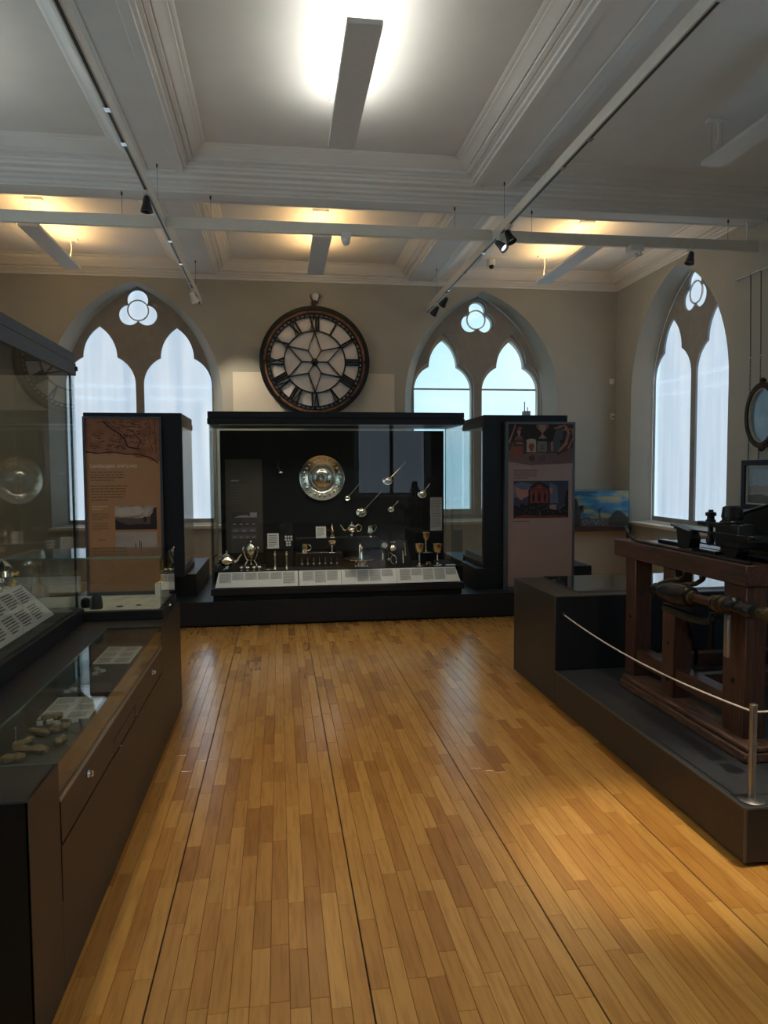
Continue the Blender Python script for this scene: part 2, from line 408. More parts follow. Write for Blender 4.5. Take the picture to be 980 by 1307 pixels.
CORN = [(0, 4.232), (.012, 4.232), (.012, 4.262), (.03, 4.27), (.035, 4.29), (.06, 4.30), (.06, 4.33), (.07, 4.33), (.07, 4.32), (.11, 4.335), (.11, 4.365), (.122, 4.365), (.122, 4.36), (.16, 4.40), (.19, 4.43), (.195, 4.442), (.23, 4.447), (.24, 4.462), (0, 4.462)]
for O, U, l in (((XL, YB, 0), (0, -1, 0), XR-XL), ((XR, YF, 0), (-1, 0, 0), YB-YF), ((XL, YF, 0), (1, 0, 0), YB-YF), ((XL, YF, 0), (0, 1, 0), XR-XL)):
    V = Vector(U).cross(Z3)
    a = Vector(O); N = Vector(U).cross(Z3)
    # run the cornice along the wall
    t = (l if (N.x > .5 or N.y > .5) else -l)
    beam('trim_%d' % k, CORN, (a, U, (0, 0, 1)), min(0, t), max(0, t)); k += 1

# floor: slab with parquet strips laid on it
b = B(); b.box(XL, XR, YF, YB, -.06, -.02)
fl = obj('floor', b, [plankmat('floor_slab', 'object')], kind='structure', at=(0, 0, 0))
obj('sub_floor', B().box(XL, XR, YF, YB, -.0199, -.004), mat('joint_dark', (.035, .018, .008), .8, var=.1), fl)
b = B()
for q_ in ((1.84, XR, 2.62, YB), (XL, -.73, YF, YB), (-.73, 1.84, 7.42, YB), (-.73, XR, YF, .3), (2.62, XR, .3, 2.62)): b.box(*q_, -.0039, -.0004)
obj('outer_boards', b, plankmat('floor_edge', 'object'), fl)
PO, PS = plankmat('plank_wood', 'object'), plankmat('plank_wood_far', 'attr')
PWID = .0588; LENS = (.26, .34, .42, .50, .58)
def plankbm(bm, x, y, w, l, tone=None, lay=None):
    g = .0005; c = .0010
    lo = [bm.verts.new(p) for p in ((x+g, y+g, -.004), (x+w-g, y+g, -.004), (x+w-g, y+l-g, -.004), (x+g, y+l-g, -.004))]
    md = [bm.verts.new((v.co.x, v.co.y, -.0012)) for v in lo]
    hi = [bm.verts.new(p) for p in ((x+g+c, y+g+c, 0), (x+w-g-c, y+g+c, 0), (x+w-g-c, y+l-g-c, 0), (x+g+c, y+l-g-c, 0))]
    fs = [bm.faces.new(hi)]
    for i in range(4):
        j = (i+1) % 4; fs += [bm.faces.new((lo[i], lo[j], md[j], md[i])), bm.faces.new((md[i], md[j], hi[j], hi[i]))]
    if lay is not None:
        for f in fs: f[lay] = tone
PM = {}
for l in LENS:
    bm = bmesh.new(); plankbm(bm, 0, 0, PWID, l); me = bpy.data.meshes.new('plank'); bm.to_mesh(me); bm.free(); me.materials.append(PO); PM[l] = me
rr = random.Random(11); strips = []
seam0 = .25-11*PWID*2 - .004*2
x = seam0; n = 0
while x < 2.6:
    y = .9-rr.uniform(0, .5)
    while y < 7.36:
        l = rr.choice(LENS); ok = x+PWID > -.72 and (x < 1.83 or y < 2.6)
        if ok: strips.append((x, y, l))
        y += l
    x += PWID; n += 1
    if n % 11 == 0: x += .004
fwv = fw
def inframe(x, y):
    d = Vector((x, y, -1.55)); z = d.dot(fwv); px = 490+F*d.dot(r3)/z; py = 653.5-F*d.dot(u3)/z
    return -30 < px < 1010 and py < 1340
vis = [s for s in strips if any(inframe(s[0], s[1]+t*s[2]) for t in (0, 1))]
vis.sort(key=lambda s: s[0]**2+s[1]**2)
near = set(vis[:300])
bm = bmesh.new(); lay = bm.faces.layers.float.new('tone')
for s in strips:
    if s in near:
        o = bpy.data.objects.new('plank', PM[s[2]]); C.objects.link(o); o.location = (s[0], s[1], 0); o.parent = fl
    else: plankbm(bm, s[0], s[1], PWID, s[2], rr.random(), lay)
me = bpy.data.meshes.new('plank_field'); bm.to_mesh(me); bm.free(); me.materials.append(PS)
o = bpy.data.objects.new('plank_field', me); C.objects.link(o); o.parent = fl; o['kind'] = 'stuff'

# ------------------------------------------------------------------ pendant uplights
def pendant(x, y0, y1, m, lab_):
    z = 4.10; p = thing('pendant_light', lab_, 'light', (x, (y0+y1)/2, z), 'linear pendant uplights')
    b = B(); b.box(x-.105, x+.105, y0, y1, z, z+.035, .004); obj('housing', b, 'white', p)
    b = B(); b.box(x-.07, x+.07, y0+.05, y1-.05, z+.036, z+.042); obj('diffuser', b, m, p)
    for yy in (y0+.2, y1-.06):
        b = B(); b.box(x-.09, x+.09, yy-.035, yy+.035, 4.435, 4.459, .004); obj('ceiling_bracket', b, 'white', p)
        for s in (-.045, .045):
            b = B(); b.cyl((x+s, yy, z+.035), (x+s, yy, 4.44), .0015, seg=5); obj('suspension_wire', b, 'steel', p)
    b = B(); yy = y1-.06; b.tube([(x, yy, 4.44), (x+.01, yy, 4.34), (x-.005, yy, 4.24), (x, yy, z+.03)], .007, 6); obj('power_cable', b, 'white', p)
    return p
pendant(.525, 4.29, 5.90, 'bulb', 'white linear pendant uplight in the middle coffer, brightest glow above it')
pendant(3.67, 4.29, 5.86, 'white', 'unlit white linear pendant uplight at the upper right edge of the picture')
pendant(-2.55, 4.29, 5.90, 'bulb', 'white linear pendant uplight glowing over the tall slate glass case')
pendant(.525, -1.9, -.3, 'bulb', 'added unseen white linear pendant uplight in the coffer behind the camera, middle one')  # out of view, added as lit fill for the room
pendant(3.67, -1.9, -.3, 'white', 'unlit white linear pendant uplight in the coffer behind the camera, window side')
pendant(-2.55, -1.9, -.3, 'white', 'unlit white linear pendant uplight in the coffer behind the camera, far side')
pendant(.505, 8.14, 9.70, 'warm', 'short looking grey pendant uplight above the big clock, amber glow')
pendant(-2.54, 8.16, 9.80, 'warm', 'grey pendant uplight above the arched window beside the orange panel, amber glow')
pendant(3.635, 8.12, 9.78, 'warm', 'grey pendant uplight above the arched window beside the mauve panel, amber glow')

# ------------------------------------------------------------------ suspended lighting track
t = thing('lighting_track', 'long putty grey suspended lighting track grid below the coffered ceiling', 'track', (.55, 7.22, 3.84))
for x, ye in ((-1.04, 10.43), (2.17, 10.56)):
    b = B(); b.box(x-.022, x+.022, .4, ye, 3.838, 3.925, .002); rail = obj('rail', b, 'rail', t)
    b = B(); b.box(x-.009, x+.009, .42, ye-.02, 3.8355, 3.839); obj('slot', b, 'slot', rail)
    for yy in (3.4, 4.93, 5.42, 7.6, 8.4, 9.2):
        b = B(); b.box(x-.02, x+.02, yy-.03, yy+.03, 3.829, 3.8385, .002); obj('connector', b, 'chrome', rail)
    for yy in (3.0, 6.88, 9.9):
        b = B(); b.cyl((x, yy, 3.92), (x, yy, 4.285), .0018, seg=5); b.cyl((x, yy, 4.262), (x, yy, 4.29), .007, seg=8); obj('suspension_wire', b, 'slot', t)
for x0, x1 in ((-4.0, -1.063), (-1.017, 2.147), (2.193, 5.06)):
    b = B(); b.box(x0, x1, 7.20, 7.245, 3.838, 3.945, .002); obj('cross_rail', b, 'rail', t)
    for f in (.13, .88):
        xx = x0+(x1-x0)*f
        b = B(); b.cyl((xx, 7.222, 3.94), (xx, 7.222, 4.155), .0018, seg=5); b.cyl((xx, 7.222, 4.125), (xx, 7.222, 4.157), .008, seg=8); obj('suspension_wire', b, 'slot', t)
b = B(); b.tube([(4.95, 7.24, 3.94), (4.96, 7.25, 4.05), (4.955, 7.26, 4.15), (5.09, 7.27, 4.17)], .012, 8); obj('supply_cable', b, 'white', t)

def spot(x, y, z, d, label, m='black', lens='chrome', s=1.0, e=0, ang=70):
    d = Vector(d).normalized(); p = thing('track_spotlight', label, 'spotlight', (x, y, z), 'track spotlights')
    b = B(); b.box(x-.02, x+.02, y-.05*s, y+.05*s, z-.03, z, .003); obj('adapter', b, 'rail', p)
    c = Vector((x, y, z-.09)); b = B(); b.tube([(x, y, z-.02), (x+.02, y, z-.05), c+Vector((.03, 0, 0)), c], .006, 6); obj('arm', b, 'chrome', p)
    b = B(); b.lathe(c-d*.05, [(.022, 0), (.03, .03), (.034, .06), (.05, .12), (.052, .125), (.046, .125), (.03, .10)], 16, d, cap=False); b.lathe(c-d*.05, [(0, .0), (.022, 0)], 16, d, cap=False); h = obj('lamp_head', b, m, p)
    b = B(); b.lathe(c-d*.05, [(0, .104), (.036, .104)], 16, d, cap=False); obj('lens', b, lens, h)
    if e:
        l = bpy.data.lights.new('spot_lamp', 'SPOT'); l.energy = e; l.color = (1, .84, .62); l.spot_size = math.radians(ang); l.spot_blend = .8; l.shadow_soft_size = .035
        o = bpy.data.objects.new('spot_lamp', l); C.objects.link(o); o.parent = p; o.location = c+d*.085-ORG[p.name]; o.rotation_euler = d.to_track_quat('-Z', 'Y').to_euler()
    return p
spot(-1.04, 6.30, 3.836, (0, 0, -1), 'black track spotlight pointing straight down near the left rail crossing', s=.8)
spot(-1.04, 9.55, 3.836, (.55, .75, -1.2), 'small pale track spotlight hanging at the far tip of the left rail', m='white', lens='spotlens', e=34, ang=60)
spot(2.17, 7.02, 3.836, (.5, -.5, -.6), 'lit track spotlight with bright lens right of the rail crossing', m='hood', lens='spotlens', s=1.2)
spot(2.17, 6.74, 3.836, (.35, -.4, -1), 'unlit black track spotlight beside the lit one at the rail crossing', s=1.2)
spot(2.17, 9.4, 3.836, (-.3, .5, -.5), 'nearer of two black spotlights on the far end of the right rail')
spot(2.17, 9.95, 3.836, (-.3, .5, -.5), 'farther of two black spotlights on the far end of the right rail')
spot(4.30, 7.222, 3.853, (-.25, -.1, -1), 'black spotlight under the cross rail in front of the side window', m='hood')
for x, y, dx, dy, dz, e_, a_, lb in ((2.17, 1.2, -.55, .55, -1, 27, 85, 'added unseen black track spotlight above the right aisle edge, nearest one, brightening the boards'), (-1.04, 1.6, .42, .45, -1, 24, 85, 'added unseen black track spotlight above the desk cabinet, brightening the boards'),
                               (2.17, 3.0, -.5, .45, -1, 20, 80, 'added unseen black track spotlight over the platform edge, brightening the aisle'), (-1.04, 3.1, .5, .5, -1, 18, 80, 'added unseen black track spotlight over the tall slate case, brightening the aisle'), (2.17, 2.2, -.17, .13, -1, 110, 22, 'added unseen black track spotlight with a narrow beam over the barrier post')):
    spot(x, y, 3.836, (dx, dy, dz), lb, lens='spotlens', e=e_, ang=a_)  # unseen spots added over the aisle to brighten its floor
t = thing('sensor', 'white dome sensor hanging under the cross rail left of centre', 'sensor', (.68, 7.222, 3.853))
b = B(); b.box(.635, .725, 7.17, 7.27, 3.80, 3.854, .006); obj('housing', b, 'white', t)
b = B(); b.lathe((.68, 7.21, 3.80), [(.042, 0), (.04, -.03), (.024, -.06), (0, -.07)], 16); obj('dome', b, 'white', t)
t = thing('camera_box', 'white boxed camera under the cross rail right of the amber pendant', 'camera', (3.67, 7.222, 3.853))
b = B(); b.box(3.60, 3.75, 7.16, 7.28, 3.785, 3.854, .006); obj('housing', b, 'white', t)
b = B(); b.tube([(3.72, 7.2, 3.79), (3.73, 7.18, 3.75), (3.68, 7.15, 3.735)], .01, 8); b.ball((3.66, 7.15, 3.735), .022, 12); obj('lens_arm', b, 'white', t)
t = thing('dome_camera', 'white dome security camera on the back coffer ceiling', 'camera', (2.95, 9.95, 4.459))
b = B(); b.box(2.80, 3.16, 9.83, 10.07, 4.448, 4.459); obj('plate', b, 'ceil', t)
b = B(); b.lathe((2.95, 9.95, 4.449), [(.06, 0), (.06, -.07), (.05, -.09), (.02, -.10), (0, -.10)], 18); obj('body', b, 'white', t)
b = B(); b.ball((2.95, 9.925, 4.355), .035, 14); obj('lens', b, 'black', t)

# ------------------------------------------------------------------ clock and wall fittings
CX_, CZ_, CR = .525, 3.085, .775
YW = YB-.002
tag(obj('backing_board', B().box(-.628, 1.687, YB-.022, YW, 2.2, 2.948, .003), 'cream'), 'pale cream wall board behind the lower half of the big clock', 'board')
ck = thing('tower_clock', 'huge round skeleton dial clock with black Roman numerals on the back wall', 'clock', (CX_, YB-.16, CZ_))
YCk = YB-.16
fr = ((CX_, YCk, CZ_), (1, 0, 0), (0, 0, 1))   # normal is -Y
def ring(b, r0, r1, t0, t1, n=72): b.plate([circle(0, 0, r1, n), circle(0, 0, r0, n)], fr, t0, t1); return b
b = B(); b.plate([circle(0, 0, CR*.89, 64)], fr, -.05, -.02); obj('opal_dial', b, 'opal', ck)
obj('outer_rim', ring(B(), CR*.928, CR, -.13, .04), 'iron', ck)
obj('wooden_ring', ring(B(), CR*.884, CR*.929, -.13, .02), 'dialwood', ck)
b = ring(B(), CR*.858, CR*.885, -.02, .012); ring(b, CR*.802, CR*.822, -.02, .012); obj('minute_rings', b, 'iron', ck)
b = B()
for i in range(60):
    a = 2*PI*i/60; w = .010 if i % 5 else .018
    u = Vector((math.sin(a), math.cos(a))); v = Vector((u.y, -u.x))
    pts = [u*CR*.815-v*w, u*CR*.815+v*w, u*CR*.865+v*w, u*CR*.865-v*w]
    b.plate([[tuple(p) for p in pts][::-1]], fr, -.018, .010)
mk = obj('minute_marks', b, 'iron', ck, kind='stuff')
obj('chapter_ring', ring(B(), CR*.548, CR*.568, -.02, .014), 'iron', ck)
def bar(b, p, q, w, t0=-.018, t1=.012):
    p, q = Vector(p), Vector(q); d = (q-p).normalized(); n = Vector((-d.y, d.x))*w/2
    b.plate([[tuple(p-n), tuple(q-n), tuple(q+n), tuple(p+n)][::1]], fr, t0, t1)
b = B(); pol = lambda r, h: (r*CR*math.sin(h*PI/6), r*CR*math.cos(h*PI/6))
for h in range(0, 12, 2):
    bar(b, pol(.55, h), pol(.235, h+1), .013); bar(b, pol(.235, h+1), pol(.55, h+2), .013); bar(b, pol(.235, h+1), pol(.03, h+1), .013)
obj('star_tracery', b, 'iron', ck)
b = B(); b.lathe((CX_, YCk-.0, CZ_), [(.05, -.02), (.05, .02), (.035, .032), (.02, .034), (.02, .05), (0, .052)], 20, (0, -1, 0)); obj('hub', b, 'iron', ck)
NUM = ['XII', 'I', 'II', 'III', 'IIII', 'V', 'VI', 'VII', 'VIII', 'IX', 'X', 'XI']
for h, s in enumerate(NUM):
    b = B(); a = h*PI/6; u = Vector((math.sin(a), math.cos(a))); v = Vector((u.y, -u.x)); r0, r1 = .56*CR, .81*CR
    wd = {'I': .034, 'V': .082, 'X': .082}; tot = sum(wd[c] for c in s); x_ = -tot/2
    P = lambda x, f: tuple(u*(r0+(r1-r0)*f)+v*x)
    for c in s:
        w = wd[c]; x0, x1 = x_, x_+w; m_ = x_+w/2
        if c == 'I': bar(b, P(m_, 0), P(m_, 1), .023)
        elif c == 'V': bar(b, P(m_, 0), P(x0+.012, 1), .022); bar(b, P(m_, 0), P(x1-.012, 1), .011)
        else: bar(b, P(x1-.012, 0), P(x0+.012, 1), .022); bar(b, P(x0+.012, 0), P(x1-.012, 1), .011)
        x_ += w
    obj('numeral', b, 'iron', ck)
b = B(); b.box(CX_-.03, CX_+.03, YB-.10, YB-.005, CZ_+CR-.02, CZ_+CR+.1, .004); obj('hanger', b, 'iron', ck)
for a in (PI*.5, PI*1.5, PI*1.25, PI*.75):
    b = B(); b.cyl((CX_+math.sin(a)*CR*.915, YCk-.018, CZ_+math.cos(a)*CR*.915), (CX_+math.sin(a)*CR*.915, YCk-.045, CZ_+math.cos(a)*CR*.915), .018, seg=8); obj('bolt', b, 'iron', ck)
t = thing('wall_lamp', 'small glass wall lamp on the wall right above the big clock', 'lamp', (.545, YW, 3.93))
obj('bracket', B().box(.50, .59, YB-.03, YW, 3.94, 4.03, .004), 'brass', t)
b = B(); b.lathe((.545, YB-.07, 3.955), [(.0, 0), (.03, .005), (.042, .04), (.042, .09), (.02, .115), (0, .12)], 14); obj('lamp_glass', b, 'opal', t)
b = B(); b.tube([(.50, YB-.03, 3.99), (.475, YB-.06, 4.02), (.48, YB-.07, 4.05)], .006, 6); b.tube([(.59, YB-.03, 3.99), (.615, YB-.06, 4.02), (.61, YB-.07, 4.05)], .006, 6); obj('scroll', b, 'brass', t)
tag(obj('wall_switch', B().box(5.01, 5.08, YB-.02, YW, 2.84, 2.92, .004), 'white'), 'square white wall plate high in the corner by the side window', 'switch')
t = thing('motion_sensor', 'white oval sensor low in the corner above the city diorama', 'sensor', (5.06, YW, 2.29))
obj('body', B().box(5.03, 5.10, YB-.035, YW, 2.30, 2.40, .012), 'white', t)
obj('window', B().box(5.045, 5.085, YB-.040, YB-.034, 2.325, 2.355, .002), 'paperg', t)

# ------------------------------------------------------------------ pictures on the side wall
XW = XR-.004
t = thing('picture_rail', 'thin steel picture hanging rod high on the side wall', 'rail', (XR, 6.6, 3.62))
b = B(); b.cyl((XR-.05, 5.6, 3.6375), (XR-.05, 7.62, 3.6375), .012, seg=10); obj('rod', b, 'steel', t)
for yy in (7.6, 5.7):
    b = B(); b.cyl((XR-.05, yy, 3.6375), (XW, yy, 3.6375), .008, seg=8); obj('bracket', b, 'steel', t)
def chain(y, z1, z0, label):
    c = thing('hanging_chain', label, 'chain', (XR-.05, y, z0), 'picture chains')
    b = B(); b.tube([(XR-.05, y, z1-.002), (XR-.036, y, z1+.012), (XR-.05, y, z1+.026), (XR-.064, y, z1+.012), (XR-.052, y, z1-.002)], .003, 6); obj('hook', b, 'iron', c)
    b = B(); b.cyl((XR-.05, y, z1), (XR-.03, y, 2.75), .005, seg=6); zz = 2.75
    n = int((2.75-z0)/.022)
    for i in range(n): b.ball((XR-.03, y, z0+(i+.5)*.022), .008, 6)
    obj('beads', b, 'iron', c, kind='stuff')
fr = ((XR, 7.42, 1.10), (0, -1, 0), (0, 0, 1))
t = thing('framed_picture', 'navy framed landscape picture hanging low on the side wall', 'picture', (XR, 7.1, 1.10))
b = B(); o_ = [(0, 0), (.85, 0), (.85, .535), (0, .535)]; i_ = [(.06, .055), (.79, .055), (.79, .475), (.06, .475)]
b.plate([o_, i_], fr, .006, .05); obj('frame', b, 'navy', t)
b = B(); b.plate([i_, [(.075, .07), (.775, .07), (.775, .46), (.075, .46)]], fr, .006, .03); obj('mount', b, 'mount', t)
pm = [flatm('painted_sky', (.30, .42, .52)), flatm('painted_hills', (.10, .10, .105)), flatm('painted_haze', (.27, .27, .27)), flatm('painted_light', (.5, .5, .48))]
b = B(); b.plate([[(.075, .07), (.775, .07), (.775, .46), (.075, .46)]], fr, .008, .014); b.mi = 2
b.flat([(.075, .07), (.775, .07), (.775, .26), (.5, .29), (.3, .25), (.2, .27), (.075, .24)], fr, .0146); b.mi = 1
b.flat([(.075, .07), (.775, .07), (.775, .17), (.4, .15), (.3, .17), (.075, .15)], fr, .0152); b.mi = 3
for q in range(9): b.rect(.12+q*.04, .145+q*.04, .168+q*.002, .176+q*.002, fr, .0158)
obj('painting', b, pm, t)
chain(7.33, 3.625, 1.635, 'beaded chain hanging from the rod to the near corner of the navy frame'); chain(7.16, 3.625, 1.635, 'second chain nearer the oval mirror, behind its frame')
t = thing('oval_picture', 'dark carved oval frame with blue glass at the right picture edge', 'picture', (XR, 7.03, 1.80))
fr = ((XR-.056, 7.03, 2.10), (0, -1, 0), (0, 0, 1))
el = lambda a, c, n=40: [(a*math.cos(2*PI*i/n), c*math.sin(2*PI*i/n)) for i in range(n)]
b = B(); b.plate([el(.275, .345), el(.225, .295)], fr, .006, .05); b.plate([el(.25, .32), el(.215, .285)], fr, .05, .062); obj('frame', b, 'oval', t)
b = B(); b.plate([el(.226, .296), el(.205, .272)], fr, .006, .04); obj('slip', b, 'mount', t)
b = B(); b.plate([el(.206, .273)], fr, .006, .02); obj('glass', b, mat('portrait_blue', (.22, .33, .42), .15, var=.15, scale=4), t)
b = B(); b.lathe((XR-.09, 7.03, 2.44), [(.0, 0), (.03, .01), (.035, .03), (.015, .05), (0, .055)], 12); b.lathe((XR-.09, 7.03, 1.72), [(.0, 0), (.02, .01), (.035, .025), (.03, .04), (0, .045)], 12); obj('crest', b, 'oval', t)

# ------------------------------------------------------------------ long stepped plinths of the back row
obj_ = thing('plinth_base', 'long low black plinth running under the row of back cases', 'plinth', (.7, 8.2, 0))
b = B(); b.box(-2.1, 3.45, 7.345, 9.2, 0, .02); obj('recessed_toe', b, 'dark', obj_)
b = B(); b.box(-2.1, 3.45, 7.315, 9.2, .02, .255, .003); obj('body', b, 'black', obj_)
for x in (-.2, 1.08, 2.36):
    b = B(); b.box(x-.001, x+.001, 7.3145, 7.32, .03, .25); obj('joint', b, 'dark', obj_)
tag(obj('step_plinth', B().box(-1.95, -.865, 7.70, 9.15, .255, .485, .003), 'black'), 'black upper plinth under the orange map panel case', 'plinth')
tag(obj('step_plinth', B().box(2.085, 3.40, 7.57, 9.15, .255, .485, .003), 'black'), 'black upper plinth under the mauve panel case', 'plinth')

# ------------------------------------------------------------------ central silver case
G = .008
def glassbox(par, x0, x1, y0, y1, z0, z1, sides='flrb', m='glass', seam=None):
    if 'f' in sides:
        xs = [x0]+(seam or [])+[x1]
        for a, c in zip(xs, xs[1:]): obj('glass_pane', B().box(a+.0015, c-.0015, y0, y0+G, z0, z1), m, par, smooth=False)
    if 'b' in sides: obj('glass_pane', B().box(x0+.001, x1-.001, y1-G, y1, z0, z1), m, par, smooth=False)
    if 'l' in sides: obj('glass_pane', B().box(x0, x0+G, y0+G+.001, y1-G-.001, z0, z1), m, par, smooth=False)
    if 'r' in sides: obj('glass_pane', B().box(x1-G, x1, y0+G+.001, y1-G-.001, z0, z1), m, par, smooth=False)
X0, X1, Y0, Y1 = -.685, 1.895, 7.335, 8.14
cs = thing('display_case', 'wide glass case of silverware in the middle of the back row', 'display case', ((X0+X1)/2, (Y0+Y1)/2, .255))
obj('base', B().box(X0+.02, X1-.02, Y0+.025, Y1-.02, .256, .31, .002), 'dark', cs)
obj('base_frame', B().box(X0, X1, Y0, Y1, .31, .375, .003), 'black', cs)
obj('hood', B().box(X0, X1, Y0, Y1, 2.075, 2.135, .003), 'black', cs)
obj('hood_fascia', B().box(X0-.004, X1+.004, Y0-.004, Y1+.004, 2.012, 2.072, .002), 'black', cs)
glassbox(cs, X0+.01, X1-.01, Y0+.006, Y1-.004, .375, 2.012, seam=[.6185])
obj('backboard', B().box(-.625, 1.835, 8.02, 8.05, .375, 1.985, .002), 'dark', cs)
obj('deck', B().box(X0+.03, X1-.03, 7.46, 8.02, .376, .535, .002), 'dark', cs)
b = B()
for x in (X0+.018, X1-.018): b.box(x-.004, x+.004, Y1-.02, Y1-.012, .375, 2.012)
obj('corner_post', b, 'steel', cs)
b = B(); b.box(X1-.004, X1+.012, Y0+.02, Y0+.05, .60, .64, .003); obj('lock', b, 'iron', cs)
# sloped label rail
def slope(p0, p1, x0, x1):   # frame on a sloping strip from p0=(y,z) to p1
    d = Vector((0, p1[0]-p0[0], p1[1]-p0[1])); L = d.length; return ((x0, p0[0], p0[1]), (1, 0, 0), tuple(d/L)), L
rail_fr, RL = slope((7.365, .383), (7.452, .525), 0, 0)
for i, (a, c) in enumerate(((-.645, .178), (.188, .617), (.621, 1.19), (1.193, 1.862))):
    b = B(); b.plate([[(a, 0), (c, 0), (c-(.035 if i == 3 else 0), RL), (a+(.03 if i == 0 else 0), RL)]], rail_fr, 0, .004)
    L_ = obj('label_strip', b, 'paper', cs, smooth=False)
    b = B(); n = max(2, round((c-a-.05)/.125)); w = (c-a-.06)/n
    for j in range(n):
        xx = a+.04+j*w; hh = RL*random.Random(i*9+j).choice((.45, .62, .75))
        b.mi = 1; b.rect(xx-.004, xx+w*.9, RL-.012-hh, RL-.008, rail_fr, .0044); b.mi = 0
        b.text(xx, RL-.012, w*.86, hh, 7, rail_fr, i*20+j, .005, .42)
    obj('print', b, ['inkg', mat('print_tint_%d' % i, (.42, .41, .40), .7, var=.03)], L_)
# interior furniture
obj('step_box', B().box(.165, .662, 7.68, 8.018, .536, .676, .002), 'dark', cs)
obj('step_box', B().box(.172, 1.052, 7.80, 8.018, .677, .822, .002), 'dark', cs)
obj('step_box', B().box(1.50, 1.64, 7.66, 7.80, .536, .652, .002), 'dark', cs)
SB = thing('sloped_board', 'small black sloping board pinned with silver trinkets', 'board', (1.2, 7.6, .536))
sb_fr, SBL = slope((7.52, .538), (7.66, .80), 0, 0)
b = B(); b.plate([[(1.04, 0), (1.375, 0), (1.345, SBL), (1.055, SBL)]], sb_fr, 0, .006); obj('board', b, 'dark', SB)
# graphic panel on the backboard
fr = ((-.574, 8.019, .66), (1, 0, 0), (0, 0, 1))
gp = thing('graphic_panel', 'tall dim grey graphic panel with image rows inside the silver case', 'panel', (-.38, 8.0195, .66))
b = B(); b.plate([[(0, 0), (.393, 0), (.393, 1.015), (0, 1.015)]], fr, 0, .004); obj('sheet', b, mat('panel_taupe', (.060, .052, .043), .6, var=.05), gp)
pics = [flatm('photo_dark', (.03, .03, .05)), flatm('photo_mid', (.10, .10, .12)), flatm('photo_light', (.28, .27, .27))]
b = B(); b.mi = 2; b.text(.06, .80, .14, .03, 1, fr, 3, .0046, .5); b.mi = 1; b.text(.06, .75, .18, .22, 12, fr, 5, .0046, .3)
for r_, (y, h, n) in enumerate(((.37, .075, 1), (.30, .04, 4), (.225, .05, 3), (.155, .045, 4))):
    for q in range(n):
        w = .27/n; b.mi = 0 if r_ < 2 else 1
        b.rect(.06+q*w, .06+(q+.94)*w, y, y+h, fr, .0046); b.mi = 2
        b.flat([(.06+q*w+w*.1, y+h*.2), (.06+q*w+w*.8, y+h*.2), (.06+q*w+w*.6, y+h*.55), (.06+q*w+w*.3, y+h*.5)], fr, .0052)
b.mi = 2; b.rect(.255, .33, .385, .44, fr, .0052)
obj('print', b, pics, gp)
fr = ((1.68, 8.019, .865), (1, 0, 0), (0, 0, 1))
tp = thing('notice_sheet', 'narrow grey text sheet at the right end of the silver case backboard', 'panel', (1.745, 8.0195, .865))
b = B(); b.plate([[(0, 0), (.134, 0), (.134, .375), (0, .375)]], fr, 0, .003); obj('sheet', b, 'paperg', tp)
b = B(); b.text(.01, .365, .112, .33, 20, fr, 2, .0036, .4); obj('print', b, 'ink', tp)
def card(x0, x1, z0, z1, y, label, nl=7):
    c = thing('label_card', label, 'label', ((x0+x1)/2, y, z0), 'label cards in the silver case'); f_ = ((x0, y, z0), (1, 0, 0), (0, .12, .993))
    b = B(); b.plate([[(0, 0), (x1-x0, 0), (x1-x0, z1-z0), (0, z1-z0)]], f_, 0, .003); obj('sheet', b, 'paper', c)
    b = B(); b.text(.012, z1-z0-.012, x1-x0-.024, z1-z0-.03, nl, f_, int(x0*100), .0036, .4); obj('print', b, 'ink', c); return c
obj('card_shelf', B().box(-.15, .14, 7.69, 8.018, .536, .733, .002), 'dark', cs)
card(-.13, -.011, .734, .893, 7.70, 'white text card beside the round white tokens in the silver case')
card(.385, .494, .823, .947, 7.83, 'small grey text card beside the silver compote')
tag(obj('label_card', B().box(1.745, 1.845, 7.50, 7.56, .536, .54), 'paper'), 'blank white card lying flat at the right end of the silver case', 'label', 'label cards in the silver case')
tb = thing('token_board', 'black board holding round white tokens and a dark medal', 'board', (.03, 7.72, .733))
obj('board', B().box(.0, .135, 7.725, 7.735, .734, .995), 'black', tb)
b = B(); b.lathe((.028, 7.7245, .935), [(0, .004), (.045, .004), (.05, .001), (.05, 0)], 24, (0, -1, 0)); obj('medal', b, 'iron', tb)
for r_, (n, z) in enumerate(((3, .853), (3, .822), (2, .793), (2, .765))):
    for q in range(n):
        b = B(); b.lathe((.062+q*.029+(0 if n == 3 else .012), 7.7245, z), [(0, .004), (.0115, .004), (.0125, .002), (.0125, 0)], 14, (0, -1, 0)); obj('token', b, 'paper', tb)

